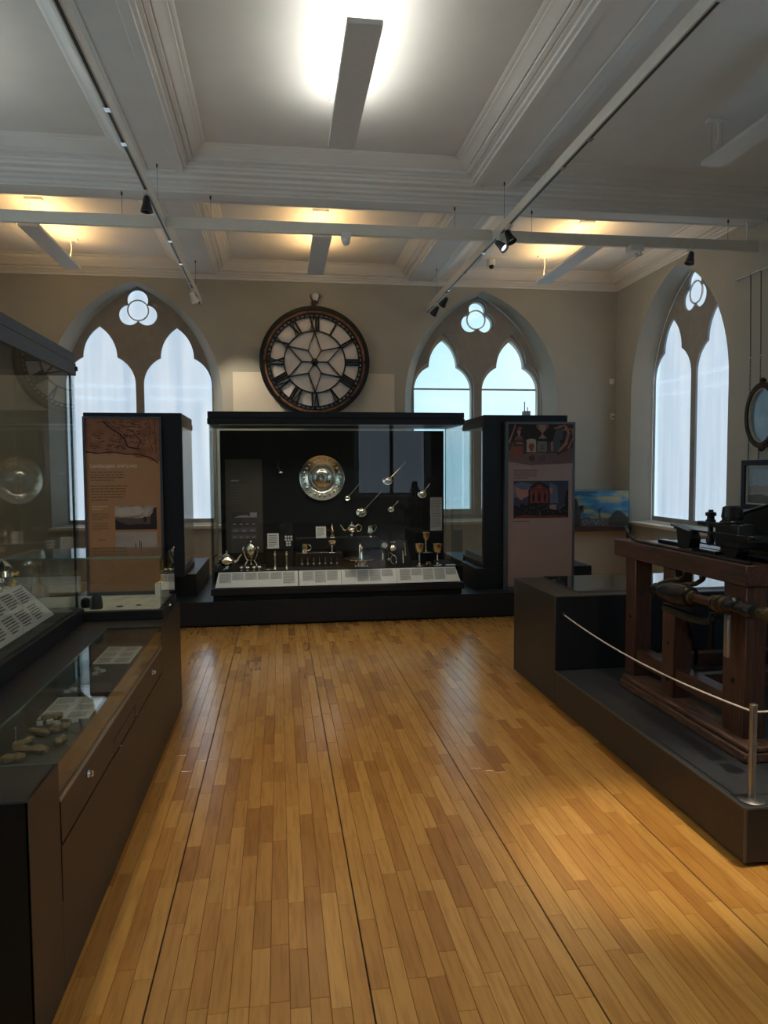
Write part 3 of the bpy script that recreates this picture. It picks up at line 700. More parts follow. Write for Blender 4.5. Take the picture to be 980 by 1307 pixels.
# ---- silver pieces (profiles are r,z)
SG = 'silver pieces in the central case'
def piece(name, label, cat, loc): return thing(name, label, cat, loc, SG)
def handle(b, c, r, a0, a1, rad, ax='x', n=10, sgn=1):
    pts = []
    for i in range(n+1):
        a = a0+(a1-a0)*i/n; pts.append((c[0]+sgn*r*math.cos(a), c[1], c[2]+r*math.sin(a)))
    b.tube(pts, rad, 6)
def teapot(x, y, z, s, label, ftip=1, body='silver'):
    p = piece('teapot', label, 'teapot', (x, y, z))
    b = B(); b.lathe((x, y, z), [(.0, .0), (.035*s, 0), (.036*s, .008*s), (.018*s, .02*s), (.016*s, .035*s), (.05*s, .045*s), (.072*s, .075*s), (.074*s, .10*s), (.05*s, .13*s), (.035*s, .137*s)], 20); obj('body', b, body, p)
    b = B(); b.lathe((x, y, z), [(.036*s, .137*s), (.03*s, .15*s), (.012*s, .158*s), (.006*s, .165*s), (.012*s, .172*s), (.012*s, .18*s), (0, .187*s)], 16); obj('lid', b, 'silver', p)
    f = ftip
    b = B(); b.tube([(x+f*.06*s, y, z+.075*s), (x+f*.095*s, y, z+.09*s), (x+f*.115*s, y, z+.125*s), (x+f*.135*s, y, z+.15*s)], [.016*s, .011*s, .008*s, .006*s], 8); obj('spout', b, 'silver', p)
    b = B(); b.tube([(x-f*.045*s, y, z+.13*s), (x-f*.08*s, y, z+.15*s), (x-f*.115*s, y, z+.135*s), (x-f*.12*s, y, z+.10*s), (x-f*.10*s, y, z+.07*s), (x-f*.065*s, y, z+.065*s)], .007*s, 6); obj('handle', b, 'iron' if s > 1 else 'silver', p)
    return p
ZD = .535
teapot(-.538, 7.55, ZD, 1.1, 'footed silver teapot at the left end of the silver case', 1)
# two handled trophy on curved legs
x, y = -.297, 7.58; p = piece('trophy', 'tall two-handled silver trophy cup standing on curved legs', 'trophy', (x, y, ZD))
b = B(); b.lathe((x, y, ZD+.11), [(0, 0), (.012, .004), (.03, .03), (.048, .07), (.052, .10), (.045, .125), (.04, .13)], 20); obj('cup', b, 'silver', p)
b = B(); b.lathe((x, y, ZD+.24), [(.042, 0), (.036, .015), (.015, .028), (.006, .036), (.012, .045), (.008, .055), (0, .06)], 16); obj('cover', b, 'silver', p)
for k_ in range(4):
    a = k_*PI/2+PI/4; dx, dy = math.cos(a), math.sin(a)
    b = B(); b.tube([(x+dx*.10, y+dy*.05, ZD+.235), (x+dx*.115, y+dy*.06, ZD+.215), (x+dx*.075, y+dy*.045, ZD+.13), (x+dx*.05, y+dy*.03, ZD+.09), (x+dx*.085, y+dy*.055, ZD+.05), (x+dx*.075, y+dy*.05, ZD+.003)], [.009, .007, .006, .006, .007, .010], 6); obj('leg', b, 'silver', p)
b = B(); b.cyl((x, y, ZD+.05), (x, y, ZD+.112), .006, seg=8); b.ball((x, y, ZD+.05), .012, 8); b.box(x-.045, x+.045, y-.004, y+.004, ZD+.092, ZD+.10); obj('stem', b, 'silver', p)
for i, (xx, w_) in enumerate(((-.392, 'first from the teapot'), (-.33, 'second from the teapot'), (-.266, 'third from the teapot'), (-.212, 'farthest from the teapot'))):
    b = B(); b.lathe((xx, 7.49, ZD), [(0, 0), (.014, 0), (.012, .008), (.022, .02), (.025, .032), (.018, .042), (.014, .042), (.016, .03), (0, .02)], 16); tag(obj('salt_cellar', b, 'silver'), 'round silver salt cellar in front of the trophy, '+w_, 'salt cellar', SG)
b = B(); b.box(-.195, -.10, 7.50, 7.512, ZD, ZD+.006, .002); b.box(-.10, -.06, 7.503, 7.509, ZD+.001, ZD+.005); tag(obj('silver_knife', b, 'silver'), 'flat silver knife lying left of the candlesticks', 'knife', SG)
for i, xx in enumerate((-.052, .066)):
    p = piece('candlestick', 'slim silver candlestick nearer the trophy' if i == 0 else 'slim silver candlestick nearer the spoon box', 'candlestick', (xx, 7.53, ZD))
    b = B(); b.lathe((xx, 7.53, ZD), [(0, 0), (.04, 0), (.04, .005), (.015, .016), (.009, .03), (.012, .05), (.008, .07), (.011, .10), (.012, .14), (.008, .145)], 16); obj('column', b, 'silver', p)
    b = B(); b.lathe((xx, 7.53, ZD+.145), [(.008, 0), (.016, .004), (.012, .012), (.012, .038), (.014, .042), (.009, .042), (.008, .02)], 14); obj('socket', b, 'silver', p)
# mug, goblet, fork on the lower step ; compote, teapot, jug on the upper step
z = .676; p = piece('silver_mug', 'straight sided silver gilt mug with a loop handle on the spoon box', 'mug', (.26, 7.74, z))
b = B(); b.lathe((.26, 7.74, z), [(0, 0), (.042, 0), (.038, .01), (.036, .09), (.038, .095), (.034, .095), (.032, .01)], 18); obj('body', b, 'gilt', p)
b = B(); handle(b, (.296, 7.74, z+.055), .032, -PI*.5, PI*.55, .005); obj('handle', b, 'silver', p)
def goblet(x, y, z, h, r, m, label):
    p = piece('goblet', label, 'goblet', (x, y, z))
    b = B(); b.lathe((x, y, z+h*.5), [(0, 0), (r*.55, h*.06), (r*.86, h*.18), (r*.96, h*.36), (r, h*.5), (r*.92, h*.5), (r*.82, h*.2), (0, h*.06)], 20, cap=False); obj('bowl', b, m, p)
    b = B(); b.lathe((x, y, z), [(0, 0), (r*.95, 0), (r*.9, h*.03), (r*.3, h*.07), (r*.14, h*.14), (r*.26, h*.24), (r*.13, h*.31), (r*.2, h*.42), (r*.12, h*.5), (0, h*.5)], 16); obj('stem', b, 'silver', p)
    return p
goblet(.55, 7.73, z, .125, .052, 'gilt', 'wide silver gilt goblet standing on the spoon box')
b = B(); b.box(.36, .47, 7.705, 7.717, z, z+.005, .001); b.box(.47, .51, 7.70, 7.722, z, z+.004, .001); tag(obj('silver_fork', b, 'silver'), 'silver fork lying across the spoon box', 'fork', SG)
for i in range(7):
    xx = .226+i*.062; zz = .635
    p = piece('teaspoon', 'small silver spoon on the spoon box front, %s from the candlesticks' % ('first', 'second', 'third', 'fourth', 'fifth', 'sixth', 'seventh')[i], 'spoon', (xx, 7.679, zz-.09))
    b = B(); b.cyl((xx, 7.6755, zz), (xx, 7.6755, zz-.06), .003, seg=6); obj('stem', b, 'silver', p)
    b = B(); b.ball((xx, 7.674, zz-.074), .016, 10, (.8, .3, 1.1)); obj('bowl', b, 'silver', p)
z = .822; x = .563; p = piece('compote', 'low footed silver compote dish on the upper shelf', 'dish', (x, 7.88, z))
b = B(); b.lathe((x, 7.88, z), [(0, 0), (.045, 0), (.04, .008), (.02, .018), (.028, .03), (.012, .045), (.012, .055), (.05, .068), (.075, .085), (.078, .09), (.07, .088), (.02, .065), (0, .062)], 20); obj('dish', b, 'gilt', p)
b = B(); b.lathe((x, 7.88, z+.062), [(.006, 0), (.006, .07), (.01, .08), (0, .092)], 10); obj('finial', b, 'silver', p)
teapot(.776, 7.88, z, .92, 'fluted silver teapot in the middle of the upper shelf', -1, 'silver')
p = piece('cream_jug', 'small silver cream jug at the right end of the upper shelf', 'jug', (.982, 7.88, z))
b = B(); b.lathe((.982, 7.88, z), [(0, 0), (.024, 0), (.014, .012), (.034, .035), (.038, .06), (.024, .09), (.03, .12), (.026, .12), (.02, .09)], 18); obj('body', b, 'silver', p)
b = B(); b.tube([(1.008, 7.88, z+.11), (1.04, 7.88, z+.135), (1.05, 7.88, z+.11), (1.035, 7.88, z+.07), (1.015, 7.88, z+.05)], .004, 6); obj('handle', b, 'silver', p)
# basket
x = .838; p = piece('silver_basket', 'oval silver basket with an arched handle at the front', 'basket', (x, 7.56, ZD))
b = B(); b.lathe((x, 7.56, ZD), [(.07, 0), (.075, .018), (.05, .03), (.06, .04), (.13, .065), (.17, .085), (.172, .09), (.165, .088), (.12, .06), (0, .04)], 28); obj('dish', b, 'silver', p)
b = B(); pts = [(x, 7.56+.12*math.cos(PI*i/14), ZD+.07+.175*math.sin(PI*i/14)) for i in range(15)]; b.tube(pts, [.012]*15, 6); obj('handle', b, 'silver', p)
b = B(); [b.ball((x-.06+.03*i, 7.49, ZD+.016), .015, 8) for i in range(5)]; obj('foot_beads', b, 'silver', p)
goblet(1.46, 7.54, ZD, .235, .052, 'gilt', 'tall stemmed silver gilt goblet left of the small cup')
goblet(1.655, 7.54, ZD, .23, .056, 'gilt', 'tall stemmed silver gilt goblet right of the small cup')
goblet(1.568, 7.73, .653, .22, .046, 'gilt', 'silver gilt goblet raised on the block behind the other two')
p = piece('tiny_cup', 'tiny silver cup between the tall goblets', 'cup', (1.552, 7.53, ZD))
b = B(); b.lathe((1.552, 7.53, ZD), [(0, 0), (.018, 0), (.024, .02), (.022, .045), (.018, .045), (.018, .01)], 14); obj('body', b, 'silver', p)
b = B(); handle(b, (1.572, 7.53, ZD+.024), .014, -PI*.5, PI*.5, .003); obj('handle', b, 'silver', p)
# trinkets on the sloping board (they lie on its face)
N_ = Vector(sb_fr[1]).cross(Vector(sb_fr[2]))
def onb(u, v, n=.007): return Vector(sb_fr[0])+Vector(sb_fr[1])*u+Vector(sb_fr[2])*v+N_*n
b = B(); b.lathe(onb(1.10, .235), [(0, .0), (.034, 0), (.036, .006), (.03, .012), (0, .013)], 20, N_); b.lathe(onb(1.10, .235, .0195), [(.022, 0), (.024, .004), (.02, .004)], 18, N_, cap=False); tag(obj('pocket_watch', b, 'silver'), 'round silver watch case at the top of the sloping board', 'watch', SG)
p = piece('pomander', 'silver ball pendant with a chain loop on the sloping board', 'pendant', onb(1.185, .19))
b = B(); b.ball(onb(1.185, .19, .03), .036, 16, (1, .7, 1)); obj('ball', b, 'silver', p)
b = B(); b.tube([onb(1.185+.03*math.sin(a)*1.0, .07+.05*math.cos(a), .010) for a in [2*PI*i/16 for i in range(16)]], .003, 6, True); b.tube([onb(1.15, .16), onb(1.19, .12), onb(1.185, .12)], .0025, 6); obj('chain_loop', b, 'silver', p)
b = B(); b.tube([onb(1.165, .27), onb(1.215, .272)], .009, 8); tag(obj('silver_whistle', b, 'silver'), 'short silver whistle above the ball pendant', 'whistle', SG)
for i, (u, v, l_, nm, lb) in enumerate(((1.07, .11, .07, 'silver_bodkin', 'tiny silver bodkin low on the left of the sloping board'), (1.285, .10, .14, 'silver_tongs', 'slender silver tongs at the right of the sloping board'), (1.315, .19, .15, 'ivory_case', 'long pale narrow case at the right rim of the sloping board'))):
    b = B(); b.tube([onb(u, v-l_/2), onb(u+.004, v), onb(u-.004+.01, v+l_/2)], [.007, .005, .004], 6); tag(obj(nm, b, 'silver' if i < 2 else 'bone'), lb, ('bodkin', 'tongs', 'case')[i], SG)
p = piece('silver_locket', 'small heart shaped silver locket low on the sloping board', 'locket', onb(1.135, .08))
b = B(); b.ball(onb(1.135, .075, .008), .018, 10, (1, .4, 1)); obj('body', b, 'silver', p)
b = B(); b.cyl(onb(1.135, .095), onb(1.135, .15), .002, seg=6); b.ball(onb(1.125, .19), .006, 8); obj('chain', b, 'silver', p)
# things fixed to the backboard
p = piece('silver_dish', 'large round embossed silver dish hung on the black backboard', 'dish', (.467, 8.018, 1.22))
b = B(); b.lathe((.467, 8.018, 1.468), [(0, .035), (.05, .045), (.085, .03), (.10, .022), (.125, .026), (.13, .022), (.14, .008), (.15, .008), (.16, .016), (.235, .022), (.245, .026), (.247, .02), (.15, .001), (0, .001)], 48, (0, -1, 0)); obj('dish', b, 'silver', p)
b = B()
for i in range(22):
    a = 2*PI*i/22; b.ball((.467+.197*math.cos(a), 7.9995, 1.468+.197*math.sin(a)), .017, 8, (1, .3, 1))
obj('embossing', b, 'silver', p, kind='stuff')
def ladle(x0, z0, x1, z1, r, label, nm='ladle'):
    p = piece(nm, label, nm, ((x0+x1)/2, 8.018, z0-.02))
    d = Vector((x1-x0, 0, z1-z0)); L = d.length; d.normalize(); c = Vector((x0, 8.005, z0))
    b = B(); b.tube([c+d*r*.7, c+d*(L*.5), c+d*L], [.006, .004, .007], 6); obj('handle', b, 'silver', p)
    b = B(); b.lathe(Vector((x0, 8.017, z0)), [(r*.9, .012), (r, .016), (r*.9, .02), (r*.4, .011), (0, .008)], 18, (0, -1, 0), sx=1.15); b.ball((x0, 8.01, z0), r*.8, 12, (1.1, .5, 1)); obj('bowl', b, 'silver', p)
ladle(1.195, 1.43, 1.413, 1.653, .05, 'silver ladle fixed highest and slanting up on the backboard')
ladle(.90, 1.08, 1.118, 1.306, .052, 'long silver ladle fixed lower left above the fluted teapot')
ladle(1.23, 1.115, 1.314, 1.205, .034, 'small silver ladle with short handle in the middle of the backboard')
ladle(1.585, 1.275, 1.671, 1.395, .046, 'silver ladle with short handle near the narrow text panel')
ladle(.745, 1.245, .875, 1.396, .030, 'faint silver spoon beside the big silver dish', 'spoon')
p = piece('wall_hook', 'small black hook with a silver ring high on the backboard', 'hook', (.018, 8.018, 1.52))
b = B(); b.tube([(.0, 8.015, 1.66), (-.01, 7.99, 1.60), (.015, 7.97, 1.54), (.04, 7.98, 1.57)], .007, 6); obj('hook', b, 'iron', p)
b = B(); b.ball((.022, 7.97, 1.53), .022, 10, (1.2, .7, .8)); obj('ring', b, 'silver', p)
# the case's own lamp strip under the hood
def caselamp(name, x, y, z, sx, sy, e, par):
    l = bpy.data.lights.new(name, 'AREA'); l.shape = 'RECTANGLE'; l.size = sx; l.size_y = sy; l.energy = e; l.color = (1, .90, .74); l.spread = math.radians(115)
    o = bpy.data.objects.new(name, l); C.objects.link(o); o.parent = par; o.location = Vector((x, y, z))-ORG[par.name]
obj('lamp_strip', B().box(X0+.1, X1-.1, 7.40, 7.46, 2.006, 2.0118), 'white', cs)
caselamp('case_lamp', .605, 7.43, 2.003, 2.3, .04, L_CASE, cs)

# ------------------------------------------------------------------ end cases with graphic panels
def endcase(x0, x1, y0, y1, z0, label, side):
    c = thing('display_case', label, 'display case', ((x0+x1)/2, (y0+y1)/2, z0))
    obj('end_wall', B().box(x0, x1, y0, y0+.06, z0, 2.13, .003), 'black', c)
    obj('base', B().box(x0+.004, x1-.004, y0+.06, y1, z0, z0+.05, .002), 'black', c)
    obj('base_deck', B().box(x0+.03, x1-.03, y0+.07, y1-.03, z0+.05, z0+.11, .002), 'grey', c)
    obj('hood', B().box(x0+.004, x1-.004, y0+.06, y1, 2.065, 2.128, .002), 'hood' if side == 'r' else 'black', c)
    obj('hood_fascia', B().box(x0-.002, x1+.002, y0+.061, y1+.003, 2.005, 2.062, .002), 'brown', c)
    obj('inner_plinth', B().box(x0+.25, x1-.12, y0+.12, y1-.2, z0+.11, z0+.28, .004), 'grey', c)
    glassbox(c, x0+.006, x1-.006, y0+.06, y1-.004, z0+.05, 2.005, 'lrb')
    return c
endcase(-1.888, -.955, 7.50, 8.42, .4855, 'end-on black display case carrying the orange map panel', 'r')
# orange panel fixed to the end wall
oc = thing('map_panel', 'tall orange exhibition panel with an old map across its top', 'panel', (-1.51, 7.5, .34))
PX0, PX1, PZ0, PZ1 = -1.872, -1.168, .36, 2.072
fr = ((PX0, 7.494, PZ0), (1, 0, 0), (0, 0, 1)); PW, PH = PX1-PX0, PZ1-PZ0
b = B(); o_ = [(-.02, -.03), (PW+.02, -.03), (PW+.02, PH+.018), (-.02, PH+.018)]; i_ = [(0, 0), (PW, 0), (PW, PH), (0, PH)]
b.plate([o_, i_], fr, -.0055, .022); obj('frame', b, 'hood', oc)
b = B(); b.plate([i_], fr, -.0055, .004); obj('sheet', b, 'orange', oc)
bot = [(0, 1.37)]+[(PW*i/16, 1.37+.012*math.sin(i*2.1)-(.0 if i < 9 else .011*(i-8))) for i in range(1, 17)]
b = B(); b.flat(bot+[(PW, PH-.002), (0, PH-.002)], fr, .005); b.mi = 1
R = random.Random(4)
def stroke(pts, w_):
    for p_, q_ in zip(pts, pts[1:]):
        p_, q_ = Vector(p_), Vector(q_); d = (q_-p_); w = w_*1.55; n_ = Vector((-d.y, d.x)).normalized()*w/2
        b.flat([tuple(p_-n_), tuple(q_-n_), tuple(q_+n_), tuple(p_+n_)], fr, .0056)
stroke([(.17, PH-.03), (.26, PH-.11), (.33, PH-.15), (.37, PH-.20), (.40, PH-.28), (.50, PH-.30)], .010)
stroke([(.19, PH-.02), (.29, PH-.10), (.36, PH-.14)], .004)
stroke([(.37, PH-.18), (.47, PH-.16), (.53, PH-.22), (.49, PH-.28), (.52, PH-.31)], .006)
stroke([(0, 1.385), (.12, 1.37), (.25, 1.385), (.38, 1.36), (.50, 1.36), (.62, 1.325), (.69, 1.27)], .007)
stroke([(.60, PH-.01), (.62, PH-.1), (.60, PH-.2), (.64, PH-.32)], .003)
stroke([(.66, PH-.01), (.67, PH-.35)], .003)
for i in range(70):
    x_, y_ = R.uniform(.01, PW*.62), R.uniform(PH-.31, PH-.02)
    if abs(y_-(PH-x_*.7)) > .03: stroke([(x_, y_), (x_+R.uniform(.006, .03), y_+R.uniform(-.006, .006)), (x_+.035, y_+R.uniform(-.01, .01))], R.uniform(.002, .006))
for i in range(34): x_, y_ = R.uniform(.27, .42), R.uniform(PH-.31, PH-.16); stroke([(x_, y_), (x_+R.uniform(-.006, .006), y_+R.uniform(.01, .03))], .004)
for i in range(26): x_, y_ = R.uniform(.42, .64), R.uniform(PH-.26, PH-.02); stroke([(x_, y_), (x_+.012, y_+R.uniform(-.004, .004)), (x_+R.uniform(.02, .04), y_)], .004)
obj('map', b, ['mapc', 'mapink'], oc)
b = B(); b.text(.04, 1.20, .36, .105, 4, fr, 1, .005, .34); b.text(.04, 1.065, .35, .165, 6, fr, 2, .005, .34, .45); b.mi = 1; b.text(.045, .86, .17, .05, 2, fr, 4, .005, .45); b.mi = 0
b.text(.045, .785, .17, .075, 4, fr, 5, .005, .35); b.text(.045, .69, .16, .085, 5, fr, 6, .005, .35, .5); b.text(.10, .53, .11, .025, 1, fr, 7, .005, .4)
b.text(.04, .455, .35, .10, 3, fr, 8, .005, .4)
obj('print', b, [flatm('brown_ink', (.16, .07, .028)), flatm('pale_ink', (.55, .36, .22))], oc)
cu = bpy.data.curves.new('title', 'FONT'); cu.body = 'Landscapes and Lives'; cu.size = .052; cu.extrude = .0002; cu.materials.append(flatm('title_white', (.72, .58, .45)))
o = bpy.data.objects.new('title', cu); C.objects.link(o); bpy.context.view_layer.update()
me = bpy.data.meshes.new_from_object(o.evaluated_get(bpy.context.evaluated_depsgraph_get())); bpy.data.objects.remove(o)
o = bpy.data.objects.new('title', me); C.objects.link(o); o.parent = oc
o.location = Vector((PX0+.04, 7.4885, PZ0+1.232))-ORG[oc.name]; o.rotation_euler = (PI/2, 0, 0)
def scenepic(par, fr, x0, x1, y0, y1, kind, lift):
    w, h = x1-x0, y1-y0; b = B(); q = lambda pts: [(x0+w*x_, y0+h*y_) for x_, y_ in pts]
    if kind == 'land':
        ms = [mat('landscape_sky', (.10, .075, .065), .5, scale=7, col2=(.46, .38, .31)), flatm('landscape_dark', (.016, .010, .010)), flatm('landscape_mid', (.10, .06, .045)), flatm('landscape_light', (.50, .40, .32))]
        b.rect(x0, x1, y0, y1, fr, lift); b.mi = 3; b.flat(q([(0, .6), (.25, .56), (.55, .6), (.7, .75), (.62, .97), (.2, .95), (0, .85)]), fr, lift+.0004)
        b.mi = 2; b.flat(q([(0, .2), (1, .2), (1, .5), (.8, .55), (.55, .46), (.3, .5), (0, .52)]), fr, lift+.0008)
        b.mi = 1; b.flat(q([(0, 0), (1, 0), (1, .2), (.6, .24), (.3, .2), (0, .42)]), fr, lift+.0012); b.flat(q([(.84, .2), (1, .2), (1, .95), (.93, .9), (.9, .7), (.85, .6)]), fr, lift+.0012); b.flat(q([(.68, .3), (.74, .3), (.76, .5), (.71, .55), (.67, .48)]), fr, lift+.0012)
    else:
        ms = [mat('seascape', (.30, .25, .22), .5, scale=5, col2=(.40, .34, .30)), flatm('sea_dark', (.03, .02, .02)), flatm('sea_mid', (.22, .17, .15))]
        b.rect(x0, x1, y0, y1, fr, lift); b.mi = 2; b.flat(q([(0, 0), (1, 0), (1, .25), (.5, .2), (0, .25)]), fr, lift+.0004); b.mi = 1
        for x_, t_ in ((.47, .5), (.56, .62), (.6, .55)): b.flat(q([(x_, .12), (x_+.02, .12), (x_+.02, t_), (x_+.012, t_+.05), (x_, t_)]), fr, lift+.0008)
    return obj('picture_print', b, ms, par)
scenepic(oc, fr, .262, .66, .615, .85, 'land', .005); scenepic(oc, fr, .262, .66, .36, .59, 'sea', .005)

endcase(2.168, 3.105, 7.57, 8.48, .4855, 'end-on black display case carrying the mauve panel', 'l')
mc = thing('exhibition_panel', 'tall mauve exhibition panel with a temple painting on its middle', 'panel', (2.77, 7.52, .2555))
PX0, PX1, PZ0, PZ1 = 2.42, 3.145, .29, 2.035
fr = ((PX0, 7.515, PZ0), (1, 0, 0), (0, 0, 1)); PW, PH = PX1-PX0, PZ1-PZ0
o_ = [(-.03, -.034), (PW+.022, -.034), (PW+.022, PH+.02), (-.03, PH+.02)]; i_ = [(0, 0), (PW, 0), (PW, PH), (0, PH)]
b = B(); b.plate([o_, i_], fr, -.0545, .015); obj('frame', b, mat('panel_frame_grey', (.10, .115, .13), .35, .4, var=.05), mc)
b = B(); b.plate([i_], fr, -.054, .004); obj('sheet', b, 'mauve', mc)
cols = [flatm('print_dark', (.022, .014, .020)), flatm('print_pink', (.36, .19, .15)), flatm('print_plum', (.075, .040, .048)), flatm('print_cream', (.40, .34, .27)), flatm('print_teal', (.14, .20, .19)), flatm('print_rust', (.24, .075, .05)), flatm('print_fade', (.17, .105, .105)), flatm('print_slate', (.07, .08, .10))]
b = B(); T = PH-.002; k_ = .0006
b.mi = 6; b.flat([(0, T-.40), (.25, T-.44), (PW, T-.42), (PW, T), (0, T)], fr, .005); b.mi = 2; b.flat([(0, T-.27), (.1, T-.33), (.3, T-.30), (.55, T-.34), (PW, T-.25), (PW, T), (0, T)], fr, .0056); b.mi = 0
b.flat([(.0, T-.16), (.06, T-.2), (.42, T-.22), (.47, T-.02), (.47, T), (0, T)], fr, .0062); b.flat([(.42, T-.20), (.62, T-.20), (.66, T), (.42, T)], fr, .0060)
b.mi = 1; b.flat([(.0, T-.2), (.02, T-.2), (.085, T-.02), (.075, T), (.06, T-.05)], fr, .0068)
# standing robed figure
b.mi = 2; b.flat([(.055, T-.24), (.17, T-.24), (.175, T-.19), (.16, T-.16), (.07, T-.16)], fr, .0072); b.mi = 5; b.flat([(.06, T-.34), (.16, T-.36), (.165, T-.24), (.06, T-.24)], fr, .0070); b.flat([(.02, T-.3), (.06, T-.36), (.07, T-.22), (.05, T-.2)], fr, .0069)
b.mi = 5; b.flat([(.065, T-.165), (.165, T-.165), (.155, T-.135), (.125, T-.12), (.085, T-.135)], fr, .0076); b.mi = 1; b.flat(circle(.118, T-.085, .022, 14), fr, .0078); b.rect(.106, .13, T-.13, T-.10, fr, .0077); b.mi = 5; b.flat([(.10, T-.06), (.15, T-.06), (.155, T-.04), (.13, T-.025), (.105, T-.035)], fr, .008)
b.mi = 1; b.flat([(.09, T-.21), (.16, T-.215), (.16, T-.20), (.09, T-.195)], fr, .0082)
# urn
b.mi = 1; b.flat([(.335, T-.005), (.425, T-.005), (.42, T-.055), (.40, T-.085), (.36, T-.085), (.34, T-.055)], fr, .0074); b.rect(.372, .388, T-.12, T-.08, fr, .0074); b.flat([(.335, T-.155), (.43, T-.155), (.41, T-.135), (.355, T-.135)], fr, .0074); b.flat([(.352, T-.135), (.41, T-.135), (.39, T-.115), (.37, T-.115)], fr, .0075)
for s_ in (-1, 1): b.flat([(.38+s_*.045, T-.01), (.38+s_*.065, T-.005), (.38+s_*.068, T-.03), (.38+s_*.04, T-.06), (.38+s_*.04, T-.05), (.38+s_*.058, T-.028)][::s_], fr, .0073)
# drapery
b.mi = 1
for i, (x_, y_) in enumerate(((.50, .04), (.55, .02), (.60, .06))): b.flat([(x_, T-y_), (x_+.09, T-y_+.015), (x_+.10, T-y_), (x_+.02, T-y_-.012)], fr, .0072)
b.flat([(.62, T-.03), (.66, T-.10), (.63, T-.2), (.55, T-.29), (.57, T-.3), (.66, T-.22), (.69, T-.09), (.65, T-.02)], fr, .0074); b.flat([(.70, T-.05), (.72, T-.14), (.66, T-.26), (.68, T-.27), (.724, T-.17), (.724, T-.05)], fr, .0074)
b.mi = 7; b.flat([(.50, T-.17), (.61, T-.17), (.62, T-.05), (.53, T-.06)], fr, .0067); b.mi = 7; b.flat([(.49, T-.30), (.58, T-.30), (.58, T-.17), (.53, T-.15), (.49, T-.18)], fr, .0070); b.mi = 1; b.rect(.475, .50, T-.29, T-.19, fr, .0072)
# seals
for j, (x_, y_, m_, n_) in enumerate(((.205, .30, 3, 5), (.325, .30, 4, 5), (.21, .425, 6, 2), (.325, .425, 6, 7), (.44, .425, 6, 6))):
    b.mi = m_; b.rect(x_, x_+.105, T-y_, T-y_+.115, fr, .0084)
    b.mi = n_; b.flat(circle(x_+.052, T-y_+.06, .034, 14) if j != 1 else [(x_+.02, T-y_+.03), (x_+.085, T-y_+.03), (x_+.06, T-y_+.055), (x_+.09, T-y_+.095), (x_+.052, T-y_+.075), (x_+.015, T-y_+.095), (x_+.045, T-y_+.055)], fr, .009)
    if j == 0: b.mi = 5; b.rect(x_+.035, x_+.07, T-y_+.01, T-y_+.04, fr, .0092)
    if j == 3: b.mi = 6; b.flat(circle(x_+.052, T-y_+.06, .022, 12), fr, .0096); b.mi = 7; b.flat(circle(x_+.052, T-y_+.06, .010, 10), fr, .0102)
b.mi = 3; b.flat([(.195, T-.185), (.31, T-.185), (.305, T-.165), (.255, T-.155), (.21, T-.165)], fr, .0084)
obj('heraldic_print', b, cols, mc)
b = B(); b.mi = 1; b.text(.065, T-.452, .19, .022, 1, fr, 1, .005, .5, .95); b.mi = 0; b.text(.065, T-.485, .27, .10, 5, fr, 2, .005, .38); b.text(.065, T-.60, .25, .10, 5, fr, 3, .005, .38); b.text(.06, .71, .19, .018, 1, fr, 4, .005, .5, .95)
obj('print', b, [flatm('grey_ink', (.13, .085, .085)), flatm('pale_text', (.42, .33, .32))], mc)
# temple painting
x0, y0, w, h = .062, .735, .615, .40; q = lambda pts: [(x0+w*a, y0+h*c) for a, c in pts]
pc = [flatm('dusk_blue', (.045, .055, .11)), flatm('fire_pink', (.42, .20, .17)), flatm('temple_red', (.17, .028, .025)), flatm('night', (.008, .008, .014)), flatm('temple_light', (.26, .065, .050)), flatm('ember', (.15, .035, .018)), flatm('smoke_blue', (.12, .14, .24)), flatm('face', (.35, .22, .17))]
b = B(); b.rect(x0, x0+w, y0, y0+h, fr, .005)
b.mi = 6; b.flat(q([(0, .55), (.3, .6), (.35, .9), (.15, .98), (0, .9)]), fr, .0056); b.flat(q([(.62, .4), (.82, .4), (.8, .85), (.66, .95)]), fr, .0056)
b.mi = 1; b.flat(q([(.04, .7), (.08, .55), (.14, .48), (.2, .55), (.28, .6), (.3, .8), (.2, .75), (.12, .78), (.03, .85)]), fr, .0062); b.flat(q([(.63, .7), (.68, .64), (.72, .72), (.7, .8), (.65, .8)]), fr, .0062); b.flat(q([(.66, .2), (.78, .2), (.78, .36), (.66, .34)]), fr, .006)
b.mi = 3; b.flat(q([(.34, .88), (.47, .99), (.6, .88), (.64, .84), (.64, .76), (.3, .76), (.3, .84)]), fr, .0064); b.flat(q([(.27, .38), (.66, .38), (.66, .78), (.27, .78)]), fr, .0063)
b.mi = 2; b.rect(x0+w*.3, x0+w*.63, y0+h*.40, y0+h*.72, fr, .0068); b.flat(q([(.31, .78), (.62, .78), (.465, .93)]), fr, .007); b.mi = 4; b.rect(x0+w*.3, x0+w*.63, y0+h*.735, y0+h*.765, fr, .0072); b.flat(q([(.40, .80), (.53, .80), (.465, .87)]), fr, .0074)
for c_ in (.31, .395, .515, .60): b.rect(x0+w*c_, x0+w*(c_+.025), y0+h*.42, y0+h*.73, fr, .0072)
b.mi = 3
for c_ in (.36, .465, .57): b.flat(q([(c_-.022, .46), (c_+.022, .46), (c_+.022, .62), (c_, .66), (c_-.022, .62)]), fr, .0074)
b.flat(q([(0, .0), (1, 0), (1, .32), (.9, .3), (.84, .2), (.66, .24), (.62, .4), (.3, .4), (.22, .34), (.16, .4), (.08, .32), (0, .36)]), fr, .0076); b.flat(q([(.93, .3), (1, .3), (1, .8), (.95, .7)]), fr, .0076)
b.mi = 5; b.flat(q([(0, 0), (1, 0), (.95, .05), (.7, .08), (.5, .05), (.48, .2), (.45, .06), (.2, .1), (.06, .05)]), fr, .0082)
